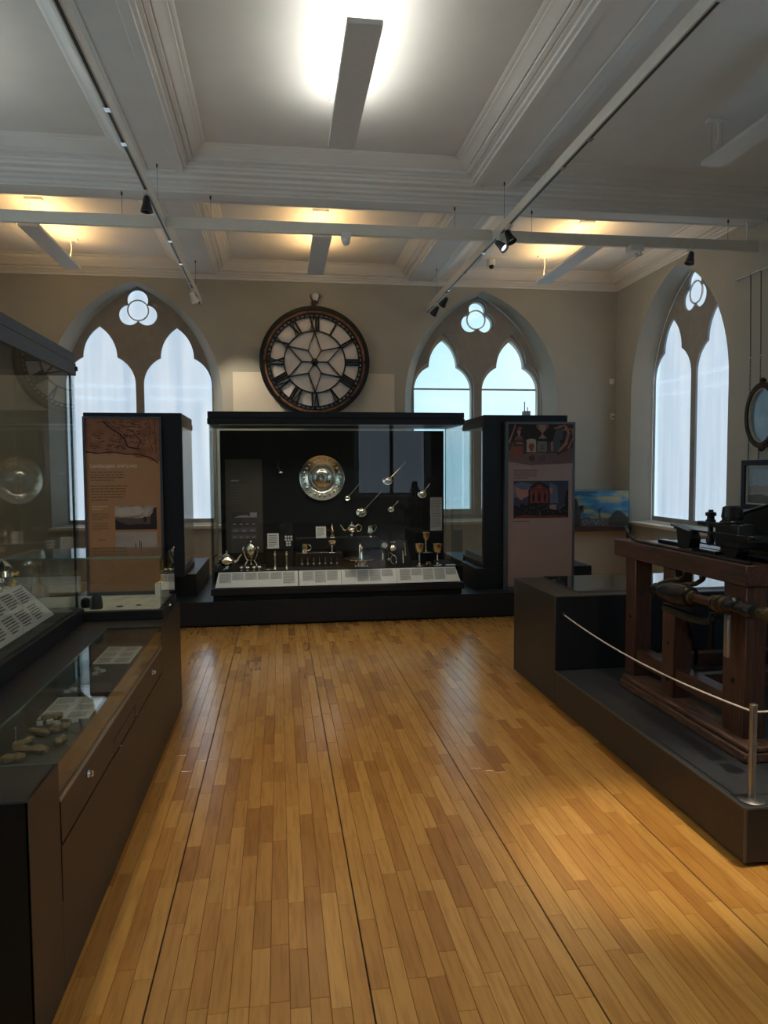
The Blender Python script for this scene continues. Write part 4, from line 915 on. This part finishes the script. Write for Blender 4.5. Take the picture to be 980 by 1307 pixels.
b.mi = 7
for i in range(26): xx, yy = R.uniform(.05, .97), R.uniform(.14, .36); b.flat(circle(x0+w*xx, y0+h*yy, .0045, 6), fr, .0088)
obj('temple_painting', b, pc, mc)
t = thing('wireless_hub', 'small grey aerial box on top of the mauve panel case', 'device', (2.75, 7.9, 2.131))
obj('body', B().box(2.715, 2.795, 7.87, 7.93, 2.1305, 2.20, .004), 'steel', t)
b = B(); b.cyl((2.735, 7.9, 2.199), (2.735, 7.9, 2.305), .006, seg=8); b.cyl((2.77, 7.9, 2.199), (2.77, 7.9, 2.245), .005, seg=8); obj('aerial', b, 'steel', t)

# ------------------------------------------------------------------ city diorama on cream plinth
b = B(); b.box(4.10, 5.07, 10.10, 10.55, 0, .655, .004); tag(obj('corner_plinth', b, 'cream'), 'cream painted plinth in the corner under the city diorama', 'plinth')
t = thing('city_diorama', 'acrylic boxed city skyline diorama with a blue and yellow sky', 'diorama', (4.55, 10.2, .655))
dx0, dx1, dy0, dy1, dz = 3.95, 5.035, 9.90, 10.35, .655
obj('base', B().box(dx0, dx1, dy0-.02, dy1, dz+.0005, dz+.07, .004), 'maho', t)
obj('acrylic_panel', B().box(dx1+.002, dx1+.008, dy0, dy1, dz+.0, dz+.585), 'glass', t); obj('acrylic_panel', B().box(dx0, dx1+.008, dy0-.02, dy0-.014, dz+.07, dz+.59), 'acrylic', t)
obj('top_edge', B().box(dx0, dx1+.008, dy0-.02, dy1, dz+.587, dz+.595), 'glass', t)
def skymat():
    m = bpy.data.materials.new('diorama_sky'); m.use_nodes = True; n, l = m.node_tree.nodes, m.node_tree.links
    tcx = n.new('ShaderNodeTexCoord'); mp = n.new('ShaderNodeMapping'); mp.inputs['Scale'].default_value = (2.2, 1, 11); mp.inputs['Rotation'].default_value = (0, .12, 0)
    qn = n.new('ShaderNodeTexNoise'); qn.inputs['Scale'].default_value = 1.1; qn.inputs['Detail'].default_value = 3; r_ = n.new('ShaderNodeValToRGB'); e = r_.color_ramp.elements
    e[0].color = (.005, .13, .30, 1); e[0].position = .44; e[1].color = (.42, .33, .15, 1); e[1].position = .60; x_ = e.new(.5); x_.color = (.02, .24, .42, 1); x_ = e.new(.545); x_.color = (.16, .26, .27, 1)
    l.new(tcx.outputs['Object'], mp.inputs['Vector']); l.new(mp.outputs['Vector'], qn.inputs['Vector']); l.new(qn.outputs['Fac'], r_.inputs['Fac']); l.new(r_.outputs['Color'], n['Principled BSDF'].inputs['Base Color']); n['Principled BSDF'].inputs['Roughness'].default_value = .5
    return m
obj('painted_sky', B().box(dx0+.02, dx1-.005, dy0+.06, dy0+.075, dz+.07, dz+.575), skymat(), t)
fr = ((4.06, dy0+.055, dz+.07), (1, 0, 0), (0, 0, 1)); b = B()
b.plate([[(0, 0), (.22, 0), (.22, .19), (.265, .20), (.265, .30), (.235, .30), (.235, .245), (.19, .24), (.185, .30), (.17, .37), (.155, .40), (.14, .37), (.135, .27), (.06, .27), (0, .3)]], fr, 0, .03); obj('church', b, flatm('silhouette_dark', (.035, .032, .03)), t)
b = B(); b.plate([[(.66, 0), (.955, 0), (.955, .10), (.92, .12), (.885, .17), (.85, .19), (.84, .215), (.79, .225), (.77, .195), (.73, .17), (.71, .13), (.66, .10)]], fr, 0, .035); obj('mill', b, flatm('silhouette_brown', (.06, .048, .04)), t)
b = B(); b.plate([[(.22, 0), (.66, 0), (.66, .09), (.6, .11), (.52, .10), (.45, .11), (.40, .10), (.35, .135), (.28, .13), (.22, .11)]], fr, .005, .02); b.mi = 1
for i in range(34): xx = R.uniform(.23, .62); b.flat(circle(xx, R.uniform(.02, .09), R.uniform(.005, .014), 8), fr, .0206+i*.00002)
obj('rooftops', b, [flatm('roofs_grey', (.11, .10, .105)), flatm('roofs_light', (.30, .29, .28))], t)
b = B(); b.plate([[(.515, .09), (.527, .09), (.527, .235), (.60, .275), (.598, .285), (.515, .245)]], fr, .01, .018); obj('crane', b, flatm('crane_dark', (.04, .04, .045)), t)

# ------------------------------------------------------------------ left desk cabinet
XF = -.645
cb = thing('desk_cabinet', 'long black-brown museum cabinet with a sunken glass topped display', 'cabinet', (-1.3, 3.3, 0))
obj('toe_kick', B().box(-2.0, XF-.03, 1.95, 4.77, 0, .02), 'dark', cb)
obj('carcass', B().box(-2.0, XF-.008, 1.935, 4.80, .02, .595), 'dark', cb)
obj('near_end', B().box(-2.0, XF-.001, 1.92, 1.934, .02, .709, .001), 'black', cb)
obj('top_frame', B().box(-2.0, XF-.001, 1.935, 2.17, .596, .71, .002), 'brown', cb)
obj('top_frame', B().box(-2.0, XF-.001, 4.045, 4.80, .596, .71, .002), 'brown', cb)
obj('top_frame', B().box(-2.0, -.925, 2.171, 4.044, .596, .71, .002), 'black', cb)
obj('near_stile', B().box(XF-.0075, XF, 1.92, 2.178, .02, .71, .001), 'brown', cb)
obj('far_stile', B().box(XF-.0075, XF, 4.05, 4.80, .02, .71, .001), 'brown', cb)
fr = ((XF-.0075, 0, 0), (0, 1, 0), (0, 0, 1))
b = B(); b.plate([[(2.179, .02), (4.049, .02), (4.049, .452), (3.285, .452), (3.285, .448), (2.86, .448), (2.86, .452), (2.187, .452), (2.187, .29), (2.179, .29)]], fr, 0, .0075); obj('lower_panel', b, 'brown', cb)
b = B(); b.plate([[(2.187, .462), (2.86, .462), (2.86, .52), (3.285, .52), (3.285, .462), (4.04, .462), (4.04, .588), (2.187, .588)]], fr, 0, .0085); df = obj('drop_front', b, 'brown', cb)
obj('flap', B().box(XF-.0075, XF+.0005, 2.868, 3.277, .458, .514, .001), 'brown', cb)
b = B(); b.box(XF-.0075, XF+.003, 2.18, 4.045, .589, .599, .001); obj('metal_strip', b, 'steel', cb)
for y, z, r in ((2.482, .548, .011), (3.713, .548, .011), (2.91, .478, .005), (3.235, .495, .005)):
    b = B(); b.lathe((XF, y, z), [(r*1.2, 0), (r*1.3, .004), (r*.8, .012), (r, .016), (r*.7, .02), (0, .021)], 14, (1, 0, 0)); obj('lock_knob', b, 'chrome', cb)
obj('glass_pane', B().box(XF-.008, XF-.0005, 2.18, 4.04, .600, .702), 'gtop', cb, smooth=False)
obj('glass_pane', B().box(-.922, XF-.0005, 2.173, 4.042, .7025, .7105), 'gtop', cb, smooth=False)
b = B(); b.box(-.923, XF, 2.1705, 2.1728, .703, .7112); b.box(-.9245, -.9225, 2.172, 4.043, .703, .7112); obj('glass_edge', b, 'gedge', cb)
obj('display_deck', B().box(-.924, XF-.012, 2.172, 4.043, .5955, .606), 'grey', cb)
b = B(); b.box(-.924, XF-.012, 3.15, 3.158, .606, .625); obj('deck_divider', b, 'brown', cb)
def flatcard(name, label, pts, z, rows, cols_, seed, nl):
    t = thing(name, label, 'label', (pts[0][0], pts[0][1], z), 'text cards in the left cases')
    (ax_, ay), (bx, by), (cx_, cy) = pts      # near-left, near-right, far-left
    U = Vector((bx-ax_, by-ay, 0)); V = Vector((cx_-ax_, cy-ay, 0)); lu, lv = U.length, V.length
    f_ = ((ax_, ay, z), tuple(U/lu), tuple(V/lv)); b = B(); b.plate([[(0, 0), (lu, 0), (lu, lv), (0, lv)]], f_, 0, .004); obj('sheet', b, 'paper', t)
    b = B()
    for i in range(cols_):
        for j in range(rows): b.text(.012+i*lu/cols_, lv-.012-j*lv/rows, lu/cols_-.022, lv/rows*.8, nl, f_, seed+i*7+j, .0046, .42)
    obj('print', b, 'ink', t)
flatcard('text_card', 'white printed card nearest the bones in the sunken display', [(-.925, 2.88), (-.735, 2.87), (-.925, 3.15)], .6065, 3, 2, 3, 8)
flatcard('text_card', 'white printed card at the far end of the sunken display', [(-.92, 3.69), (-.74, 3.67), (-.92, 4.035)], .6065, 3, 2, 50, 8)
bones = [(-.925, 2.86, .055, .3, 'upright pale brown bone'), (-.87, 2.70, .06, -.4, 'middle brown bone lump'), (-.80, 2.73, .045, .5, 'rounded brown bone beside the glass shards'), (-.91, 2.60, .06, .9, 'thin brown bone at the left'), (-.83, 2.53, .085, -.2, 'largest brown bone nearest the glass front'), (-.93, 2.46, .05, .2, 'broad bone by the near end'), (-.76, 2.60, .04, 1.1, 'short bone knuckle close to the front glass')]
for i, (x, y, l_, a, lb) in enumerate(bones):
    d = Vector((math.cos(a), math.sin(a), 0)); c = Vector((x, y, .606))
    x_off = min(0, -.665-(x+abs(d.x)*l_)); c.x += x_off; c.x = max(c.x, -.915+abs(d.x)*l_)
    b = B(); b.tube([c-d*l_*.7+Vector((0, 0, .02)), c-d*l_*.4+Vector((0, 0, .018)), c+Vector((0, .004, .017)), c+d*l_*.35+Vector((0, 0, .02)), c+d*l_*.6+Vector((0, 0, .02))], [.009, .015, .011, .014, .008], 8)
    b.ball(c+d*l_*.5+Vector((-.006, .008, .015)), .014, 8); b.ball(c-d*l_*.55+Vector((.004, .010, .014)), .012, 8)
    for v in b.bm.verts: v.co += Vector((math.sin(v.co.y*310+i), math.sin(v.co.x*290+v.co.z*200), .6*math.sin(v.co.x*260+v.co.y*240)))*.0022; v.co.z = max(v.co.z, .6062)
    tag(obj('bone', b, 'bone'), lb+' in the sunken display', 'bone', 'bones in the sunken display')
for i, (x, y) in enumerate(((-.80, 2.79), (-.84, 2.82), (-.78, 2.84), (-.865, 2.845), (-.90, 2.83), (-.86, 3.50), (-.89, 3.25), (-.84, 3.54), (-.87, 3.58), (-.91, 3.22))):
    b = B(); a = i*1.3; b.plate([[(-.014, -.01), (.012, -.012), (.016, .008), (-.004, .014)]], ((x, y, .6065), (math.cos(a), math.sin(a), 0), (-math.sin(a), math.cos(a), 0)), 0, .012)
    tag(obj('glass_shard', b, 'shard'), 'clear glass shard %s' % ('by the bones, closest to the front glass', 'by the bones, behind the front shard', 'by the bones, nearest the text card edge', 'behind the bones against the nearer card', 'behind the bones on the left', 'in front of the far card, middle one', 'just past the deck divider, right one', 'in front of the far card, right one', 'in front of the far card, closest to it', 'just past the deck divider, left one')[i], 'glass shard', 'glass shards in the sunken display')
b = B(); b.cyl((-.90, 2.585, .606), (-.90, 2.585, .68), .0015, seg=6); b.ball((-.90, 2.585, .623), .012, 8); b.ball((-.90, 2.585, .68), .004, 6); tag(obj('pin', b, 'shard'), 'upright glass headed pin among the bones', 'pin')

# tall glass case standing on the cabinet
TX0, TX1, TY0, TY1 = -1.90, -1.10, 1.60, 4.215
tc_ = thing('tall_case', 'tall glass case with slate hood standing on the desk cabinet', 'display case', (-1.5, 2.9, .71))
obj('base', B().box(TX0, TX1+.012, 1.95, TY1, .7105, .795, .003), 'black', tc_)
obj('deck', B().box(TX0+.02, TX1-.012, 1.97, TY1-.015, .796, .802), 'grey', tc_)
obj('hood_fascia', B().box(TX0, TX1+.008, 1.60, TY1+.006, 2.075, 2.142, .002), 'hood', tc_)
obj('hood', B().box(TX0+.01, TX1+.004, 1.60, TY1-.002, 2.145, 2.195, .002), 'hood', tc_)
for y0, y1 in ((1.97, 3.302), (3.306, TY1)): obj('glass_pane', B().box(TX1-G, TX1, y0, y1-.001, .795, 2.075), 'glass', tc_, smooth=False)
obj('glass_pane', B().box(TX0+.01, TX1-G-.002, TY1-G, TY1, .795, 2.075), 'glass', tc_, smooth=False)
b = B(); b.box(TX1-.022, TX1-.012, TY1-.03, TY1-.018, .80, 2.075); obj('edge_seal', b, 'dark', tc_)
b = B(); b.box(TX1, TX1+.018, TY1-.012, TY1+.008, 2.10, 2.125, .003); b.box(TX1, TX1+.018, TY1-.02, TY1, .745, .785, .004); obj('lock', b, 'iron', tc_)
obj('back_plinth', B().box(-1.85, -1.325, 2.2, 4.12, .8025, .94, .003), 'grey', tc_)
# sloped text card inside
t = thing('text_card', 'large tilted white printed card inside the tall slate case', 'label', (-1.25, 3.4, .8025), 'text cards in the left cases')
U = Vector((0, -1, 0)); V = Vector((-.62, .0, .785)).normalized(); f_ = ((-1.175, 3.97, .8025), (0, -1, 0), tuple(V)); U = Vector((0, 1, 0))
f_ = ((-1.175, 3.22, .806), (0, 1, 0), tuple(V)); b = B(); b.plate([[(0, 0), (.75, 0), (.68, .22), (-.05, .22)]], f_, 0, .004); obj('sheet', b, 'paper', t)
b = B()
for i in range(4):
    for j in range(2): b.text(.03+i*.165, .205-j*.10, .13, .085, 6, f_, i*5+j, .005, .45)
obj('print', b, 'ink', t)
b = B(); b.box(-1.33, -1.19, 3.25, 3.9, .8025, .804); obj('card_rest', b, 'dark', t)
p = thing('silver_sculpture', 'pale silver sculpture at the left picture edge in the tall case', 'sculpture', (-1.415, 3.96, .9402))
sx_, sy_, sz_ = -1.415, 3.96, .9402
b = B(); b.lathe((sx_, sy_, sz_), [(0, 0), (.05, 0), (.045, .015), (.025, .025), (.03, .05), (.045, .075), (.032, .105), (.04, .13), (.016, .15), (0, .165)], 16); obj('body', b, 'silver', p)
b = B(); [b.ball((sx_+.04*math.cos(a), sy_+.04*math.sin(a), sz_+.075+.045*math.sin(a*2)), .016, 8) for a in (0, 1, 2, 3, 4, 5)]; obj('ornament', b, 'silver', p)
p = thing('gilt_stand', 'small tiered gilt stand inside the tall case', 'stand', (-1.40, 4.07, .9402))
sx_, sy_ = -1.40, 4.07
b = B(); b.lathe((sx_, sy_, sz_), [(0, 0), (.024, 0), (.02, .006), (.008, .01), (.012, .02), (.022, .028), (.022, .032), (.006, .036), (.006, .052), (.026, .06), (.03, .07), (.028, .072), (.007, .066), (0, .066)], 14); obj('tiers', b, 'gold', p)
b = B(); [b.ball((sx_+.026*math.cos(a*PI/3), sy_+.026*math.sin(a*PI/3), sz_+.076), .006, 6) for a in range(6)]; obj('beading', b, 'gold', p)

# small glass case on the far end of the cabinet
sc_ = thing('table_case', 'low glass table case with a pale sheet on the far end of the desk cabinet', 'display case', (-1.08, 4.56, .71))
obj('base', B().box(-1.50, -.665, 4.235, 4.79, .7105, .765, .003), 'black', sc_)
obj('sheet_liner', B().box(-1.47, -.69, 4.26, 4.765, .7652, .768), 'sheet', sc_)
glassbox(sc_, -1.49, -.672, 4.245, 4.78, .765, 1.062)
obj('glass_top', B().box(-1.492, -.67, 4.243, 4.782, 1.0625, 1.0705), 'gtop', sc_, smooth=False)
obj('glass_edge', B().box(-1.492, -.67, 4.2395, 4.2425, 1.0625, 1.0705), 'gedge', sc_)
b = B(); b.lathe((-.665, 4.5, .74), [(.012, 0), (.01, .008), (0, .01)], 12, (1, 0, 0)); obj('lock_knob', b, 'chrome', sc_)
p = thing('stone_weight', 'rounded black stone weight on the pale sheet, taller one', 'weight', (-1.05, 4.33, .7682), 'black weights in the table case')
b = B(); b.lathe((-1.045, 4.32, .7682), [(0, 0), (.034, 0), (.036, .01), (.032, .06), (.024, .075), (.012, .078)], 16); obj('body', b, 'pot', p)
b = B(); b.lathe((-1.045, 4.32, .8462), [(.013, 0), (.016, .004), (0, .006)], 12); obj('cap', b, 'pot', p)
b = B(); b.lathe((-1.115, 4.37, .7682), [(0, 0), (.025, 0), (.03, .02), (.027, .045), (.012, .055), (0, .056)], 14); tag(obj('stone_weight', b, 'pot'), 'shorter black stone weight left of the taller one', 'weight', 'black weights in the table case')
for x, y, lb in ((-.925, 4.36, 'larger dark coin lying on the pale sheet'), (-.825, 4.39, 'smaller dark coin nearer the case end')):
    b = B(); b.lathe((x, y, .7682), [(0, 0), (.02 if x < -.9 else .015, 0), (.02 if x < -.9 else .015, .003), (0, .004)], 14); tag(obj('coin', b, 'pot'), lb, 'coin', 'coins in the table case')
p = thing('brass_candlestick', 'slim brass candlestick at the back corner of the table case', 'candlestick', (-.74, 4.72, .7682))
b = B(); b.lathe((-.735, 4.70, .85), [(0, 0), (.035, 0), (.03, .008), (.008, .015), (.012, .03), (.006, .045), (.01, .07), (.007, .10), (.013, .125), (.013, .15), (.008, .15)], 14); obj('stem', b, 'gold', p)
obj('riser', B().box(-.775, -.70, 4.66, 4.745, .7682, .8502), 'paper', p)

# ------------------------------------------------------------------ platform, block and barrier
pf = thing('platform', 'low black display platform with grey vinyl deck under the press', 'platform', (3.2, 3.9, 0))
PX = 1.765
obj('toe_kick', B().box(PX+.025, 4.6, 2.54, 5.29, 0, .018), 'dark', pf)
obj('body', B().box(PX, 4.6, 2.512, 4.479, .018, .228, .002), 'brown', pf)
obj('deck', B().box(PX, 4.6, 2.512, 4.479, .2285, .235, .001), 'deck', pf)
b = B(); b.box(PX-.0015, PX+.006, 2.5105, 4.479, .2285, .237); b.box(PX, 4.6, 2.5105, 2.518, .2285, .237); b.box(PX-.002, PX+.007, 2.5102, 2.519, .02, .236); obj('edge_trim', b, mat('edge_trim', (.085, .085, .08), .4, .3, var=.05), pf)
obj('block', B().box(PX, 4.6, 4.48, 5.318, .018, .724, .003), 'brown', pf)
obj('block_face', B().box(PX+.004, 4.6, 4.476, 4.4795, .237, .718), 'black', pf)
obj('block_top', B().box(PX+.2, 4.5, 4.60, 5.28, .7242, .7262), 'dark', pf)
obj('glass_top', B().box(PX+.2, 4.5, 4.60, 5.28, .7265, .7345), 'blockglass', pf, smooth=False)
b = B(); b.box(PX+.197, PX+.2, 4.597, 5.283, .7242, .735); b.box(PX+.2, 4.5, 4.597, 4.60, .7242, .735); obj('glass_trim', b, 'steel', pf)
st = thing('barrier_post', 'short steel barrier post on a round base at the platform corner', 'barrier post', (1.835, 2.575, .235))
b = B(); b.lathe((1.835, 2.578, .2352), [(0, 0), (.050, 0), (.052, .004), (.045, .008), (.016, .012), (0, .013)], 32); obj('base_disc', b, 'steel', st)
b = B(); b.cyl((1.835, 2.578, .245), (1.835, 2.578, .612), .0145, seg=20); obj('pole', b, 'steel', st)
b = B(); b.lathe((1.835, 2.578, .612), [(.0145, 0), (.0155, .002), (.0155, .010), (.012, .012), (0, .012)], 20); obj('cap', b, 'steel', st)
rp_ = thing('barrier_rope', 'thin cream barrier rope strung from the black block to the steel post', 'rope', (1.83, 3.5, .5))
P0, P1 = Vector((1.822, 4.4755, .604)), Vector((1.835, 2.593, .590))
b = B(); b.tube([P0.lerp(P1, i/24)+Vector((0, 0, -.045*4*(i/24)*(1-i/24))) for i in range(25)], .0042, 8); obj('rope', b, 'rope', rp_)
b = B(); b.lathe((1.822, 4.476, .604), [(.014, 0), (.014, .008), (.007, .012), (.007, .02)], 12, (0, -1, 0)); obj('wall_fixing', b, 'iron', rp_)
b = B(); b.tube([(1.849, 2.578, .590), (2.3, 2.575, .582), (2.9, 2.57, .578), (3.6, 2.57, .59)], .0042, 8); obj('rope', b, 'rope', rp_)

# ------------------------------------------------------------------ the old printing press
pr = thing('printing_press', 'old mahogany and black iron hand press standing on the platform', 'printing press', (2.7, 3.6, .235))
zp = .2355
for x in (2.03, 3.05):
    b = B(); b.box(x, x+.17, 2.90, 4.11, zp, zp+.045, .006); b.box(x+.012, x+.16, 2.90, 4.10, zp+.0455, zp+.075, .008); obj('sill_beam', b, 'sillw', pr)
    xx = x+.055
    for y0, y1 in ((4.03, 4.15), (3.60, 3.72), (2.995, 3.165)):
        obj('leg', B().box(xx, xx+.105, y0, y1, zp+.076, 1.012, .004), 'woodv', pr)
    obj('top_rail', B().box(xx-.012, xx+.115, 2.985, 4.29, 1.0125, 1.112, .005), 'wood', pr)
    for y0, y1 in ((3.721, 4.029), (3.166, 3.599)): obj('stretcher', B().box(xx+.012, xx+.09, y0, y1, .385, .475, .003), 'wood', pr)
    for y0, z0 in ((3.08, .56), (3.66, .60), (4.09, .66), (3.66, .40)):
        b = B(); b.lathe((xx, y0, z0), [(.012, 0), (.012, .004), (.007, .008), (0, .009)], 10, (-1, 0, 0)); obj('bolt', b, 'iron', pr)
for z0, y0, h in ((.34, 4.05, .085), (.215+.06, 4.06, .03)):
    obj('cross_stretcher', B().box(2.192, 3.103, y0, y0+.07, z0, z0+h, .003), 'wood', pr)
obj('cross_stretcher', B().box(2.192, 3.103, 3.05, 3.11, .95, 1.02, .003), 'wood', pr); obj('cross_stretcher', B().box(2.192, 3.103, 3.64, 3.70, .335, .42, .003), 'wood', pr)
# iron runner straps along the top, the near one curling up at its far end
for x in (2.10, 3.12):
    b = B()
    path = [(x, 2.99, 1.118), (x, 3.6, 1.118), (x, 4.02, 1.120), (x, 4.10, 1.128), (x, 4.15, 1.150), (x, 4.175, 1.178), (x, 4.18, 1.20)]
    b.tube(path, .011, 8); obj('runner', b, 'iron', pr)
obj('bed_plate', B().box(2.215, 3.085, 2.97, 4.27, 1.06, 1.10, .004), 'iron', pr)
obj('bed_rail', B().box(2.26, 2.31, 2.95, 4.1, 1.101, 1.125, .003), 'iron', pr)
# hanging side roller assembly
ax = lambda f: (1.99, 3.62-f*.95, .905+f*.04)
b = B(); b.lathe(ax(0), [(0, -.02), (.028, -.015), (.035, 0), (.035, .03), (.022, .04), (.022, .06), (.03, .07), (.045, .08), (.055, .12), (.06, .2), (.058, .28), (.05, .33), (.035, .34)], 20, (0, -1, .04)); obj('side_roller', b, 'iron', pr)
b = B(); b.lathe(ax(.36), [(.022, 0), (.022, .2)], 18, (0, -1, .04)); obj('shaft', b, 'copper', pr)
for f, r in ((.30, .034), (.34, .042), (.37, .036), (.56, .036), (.60, .042), (.645, .038)):
    b = B(); b.lathe(ax(f), [(r*.7, -.01), (r, -.006), (r, .012), (r*.7, .018)], 16, (0, -1, .04)); obj('collar', b, 'brass', pr)
b = B(); b.lathe(ax(.62), [(.02, 0), (.036, .01), (.036, .07), (.026, .09), (.026, .16), (.034, .165), (.036, .20), (.026, .22)], 18, (0, -1, .04)); obj('coupling', b, 'iron', pr)
b = B(); b.lathe(ax(.89), [(.022, 0), (.026, .02), (.032, .05), (.032, .07), (.024, .075), (0, .08)], 16, (0, -1, .04)); obj('end_cap', b, 'brass', pr)
b = B(); b.ball((1.985, 2.95, .945), .042, 14); obj('joint_boss', b, 'iron', pr)
b = B(); b.tube([(2.0, 3.55, .82), (2.04, 3.42, .80), (2.06, 3.25, .80), (2.0, 3.08, .86)], [.02, .026, .022, .016], 8); obj('under_casting', b, 'iron', pr)
for y in (3.55, 3.40):
    b = B(); b.tube([(2.135, y, 1.01), (2.12, y, .985), (2.085, y, .965), (2.03, y+.03, .955), (1.995, y+.05, .935)], [.012, .013, .013, .012, .012], 8); b.ball((2.12, y, 1.0), .018, 8); obj('hanger_hook', b, 'brass', pr)
obj('pawl', B().box(2.02, 2.035, 3.03, 3.065, .68, .88, .004), 'steel', pr)
b = B(); b.tube([(2.01, 3.14, .87), (2.01, 3.145, .78), (2.015, 3.15, .70)], [.012, .009, .014], 8); obj('latch', b, 'iron', pr)
b = B(); b.tube([(2.13, 3.55, .74), (2.18, 3.58, .66), (2.23, 3.62, .55), (2.25, 3.66, .48)], .012, 8); obj('tie_rod', b, 'iron', pr)
b = B(); b.tube([(2.20, 2.96, .82), (2.28, 2.98, .72), (2.30, 3.0, .6), (2.27, 3.02, .5)], .014, 8); b.lathe((2.36, 3.0, .74), [(.0, 0), (.10, 0), (.10, .03), (0, .03)], 20, (0, -1, 0)); obj('crank', b, 'iron', pr)
# carriage and clamp above the bed
b = B(); b.plate([[(.0, .10), (.02, .0), (.07, -.012), (.12, 0), (.135, .05), (.11, .09), (-.06, .115), (-.055, .105)]], ((2.13, 3.62, 1.135), (0, -1, 0), (0, 0, 1)), -.03, .03); obj('clamp_cam', b, 'iron', pr)
b = B(); b.box(2.13, 2.155, 3.0, 3.70, 1.222, 1.232, .002); b.box(2.13, 2.15, 3.1, 3.62, 1.165, 1.172, .002); obj('guide_bar', b, 'iron', pr)
b = B(); b.box(2.12, 2.16, 3.22, 3.46, 1.258, 1.282, .004); obj('lever_arm', b, 'iron', pr)
b = B(); b.lathe((2.14, 3.37, 1.16), [(.0, 0), (.016, .006), (.022, .03), (.014, .05), (.012, .10), (.024, .104), (.024, .13), (.018, .135), (.018, .15), (.026, .152), (.026, .168), (.012, .172), (.012, .182), (0, .183)], 14); obj('clamp_screw', b, 'iron', pr)
b = B(); b.lathe((2.15, 3.21, 1.285), [(.052, 0), (.054, .008), (.046, .016), (.046, .026), (.05, .028), (.044, .078), (.03, .084), (0, .086)], 20); obj('drum_cap', b, 'iron', pr)
b = B(); b.box(2.11, 2.20, 3.10, 3.29, 1.17, 1.286, .006); b.box(2.105, 2.21, 3.02, 3.30, 1.205, 1.24, .004); obj('carriage_block', b, 'iron', pr)
b = B(); b.lathe((2.115, 3.17, 1.165), [(0, 0), (.055, 0), (.055, .06), (0, .06)], 20, (1, 0, 0)); obj('carriage_wheel', b, 'iron', pr)
b = B(); b.box(2.118, 2.16, 3.30, 3.50, 1.119, 1.140, .003); obj('stop_plate', b, 'iron', pr)
# arched iron head receding to the right
fr = ((2.33, 3.58, 1.13), (.0995, -.995, 0), (0, 0, 1))
lo = [(0, 0), (.80, 0)]; arc = [(.80, .30), (.55, .275), (.36, .24), (.2, .195), (.04, .148), (0, .125)]
b = B(); b.plate([lo+arc], fr, -.22, .0); obj('head_casting', b, 'iron', pr)
b = B(); b.tube([Vector(fr[0])+Vector(fr[1])*u_+Z3*(v_+.004) for u_, v_ in arc], .009, 8); obj('head_rib', b, 'iron', pr)
b = B(); b.plate([[(.04, -.028), (.80, -.028), (.80, .0), (.04, .01)]], fr, -.25, .03); obj('head_flange', b, 'brass', pr)
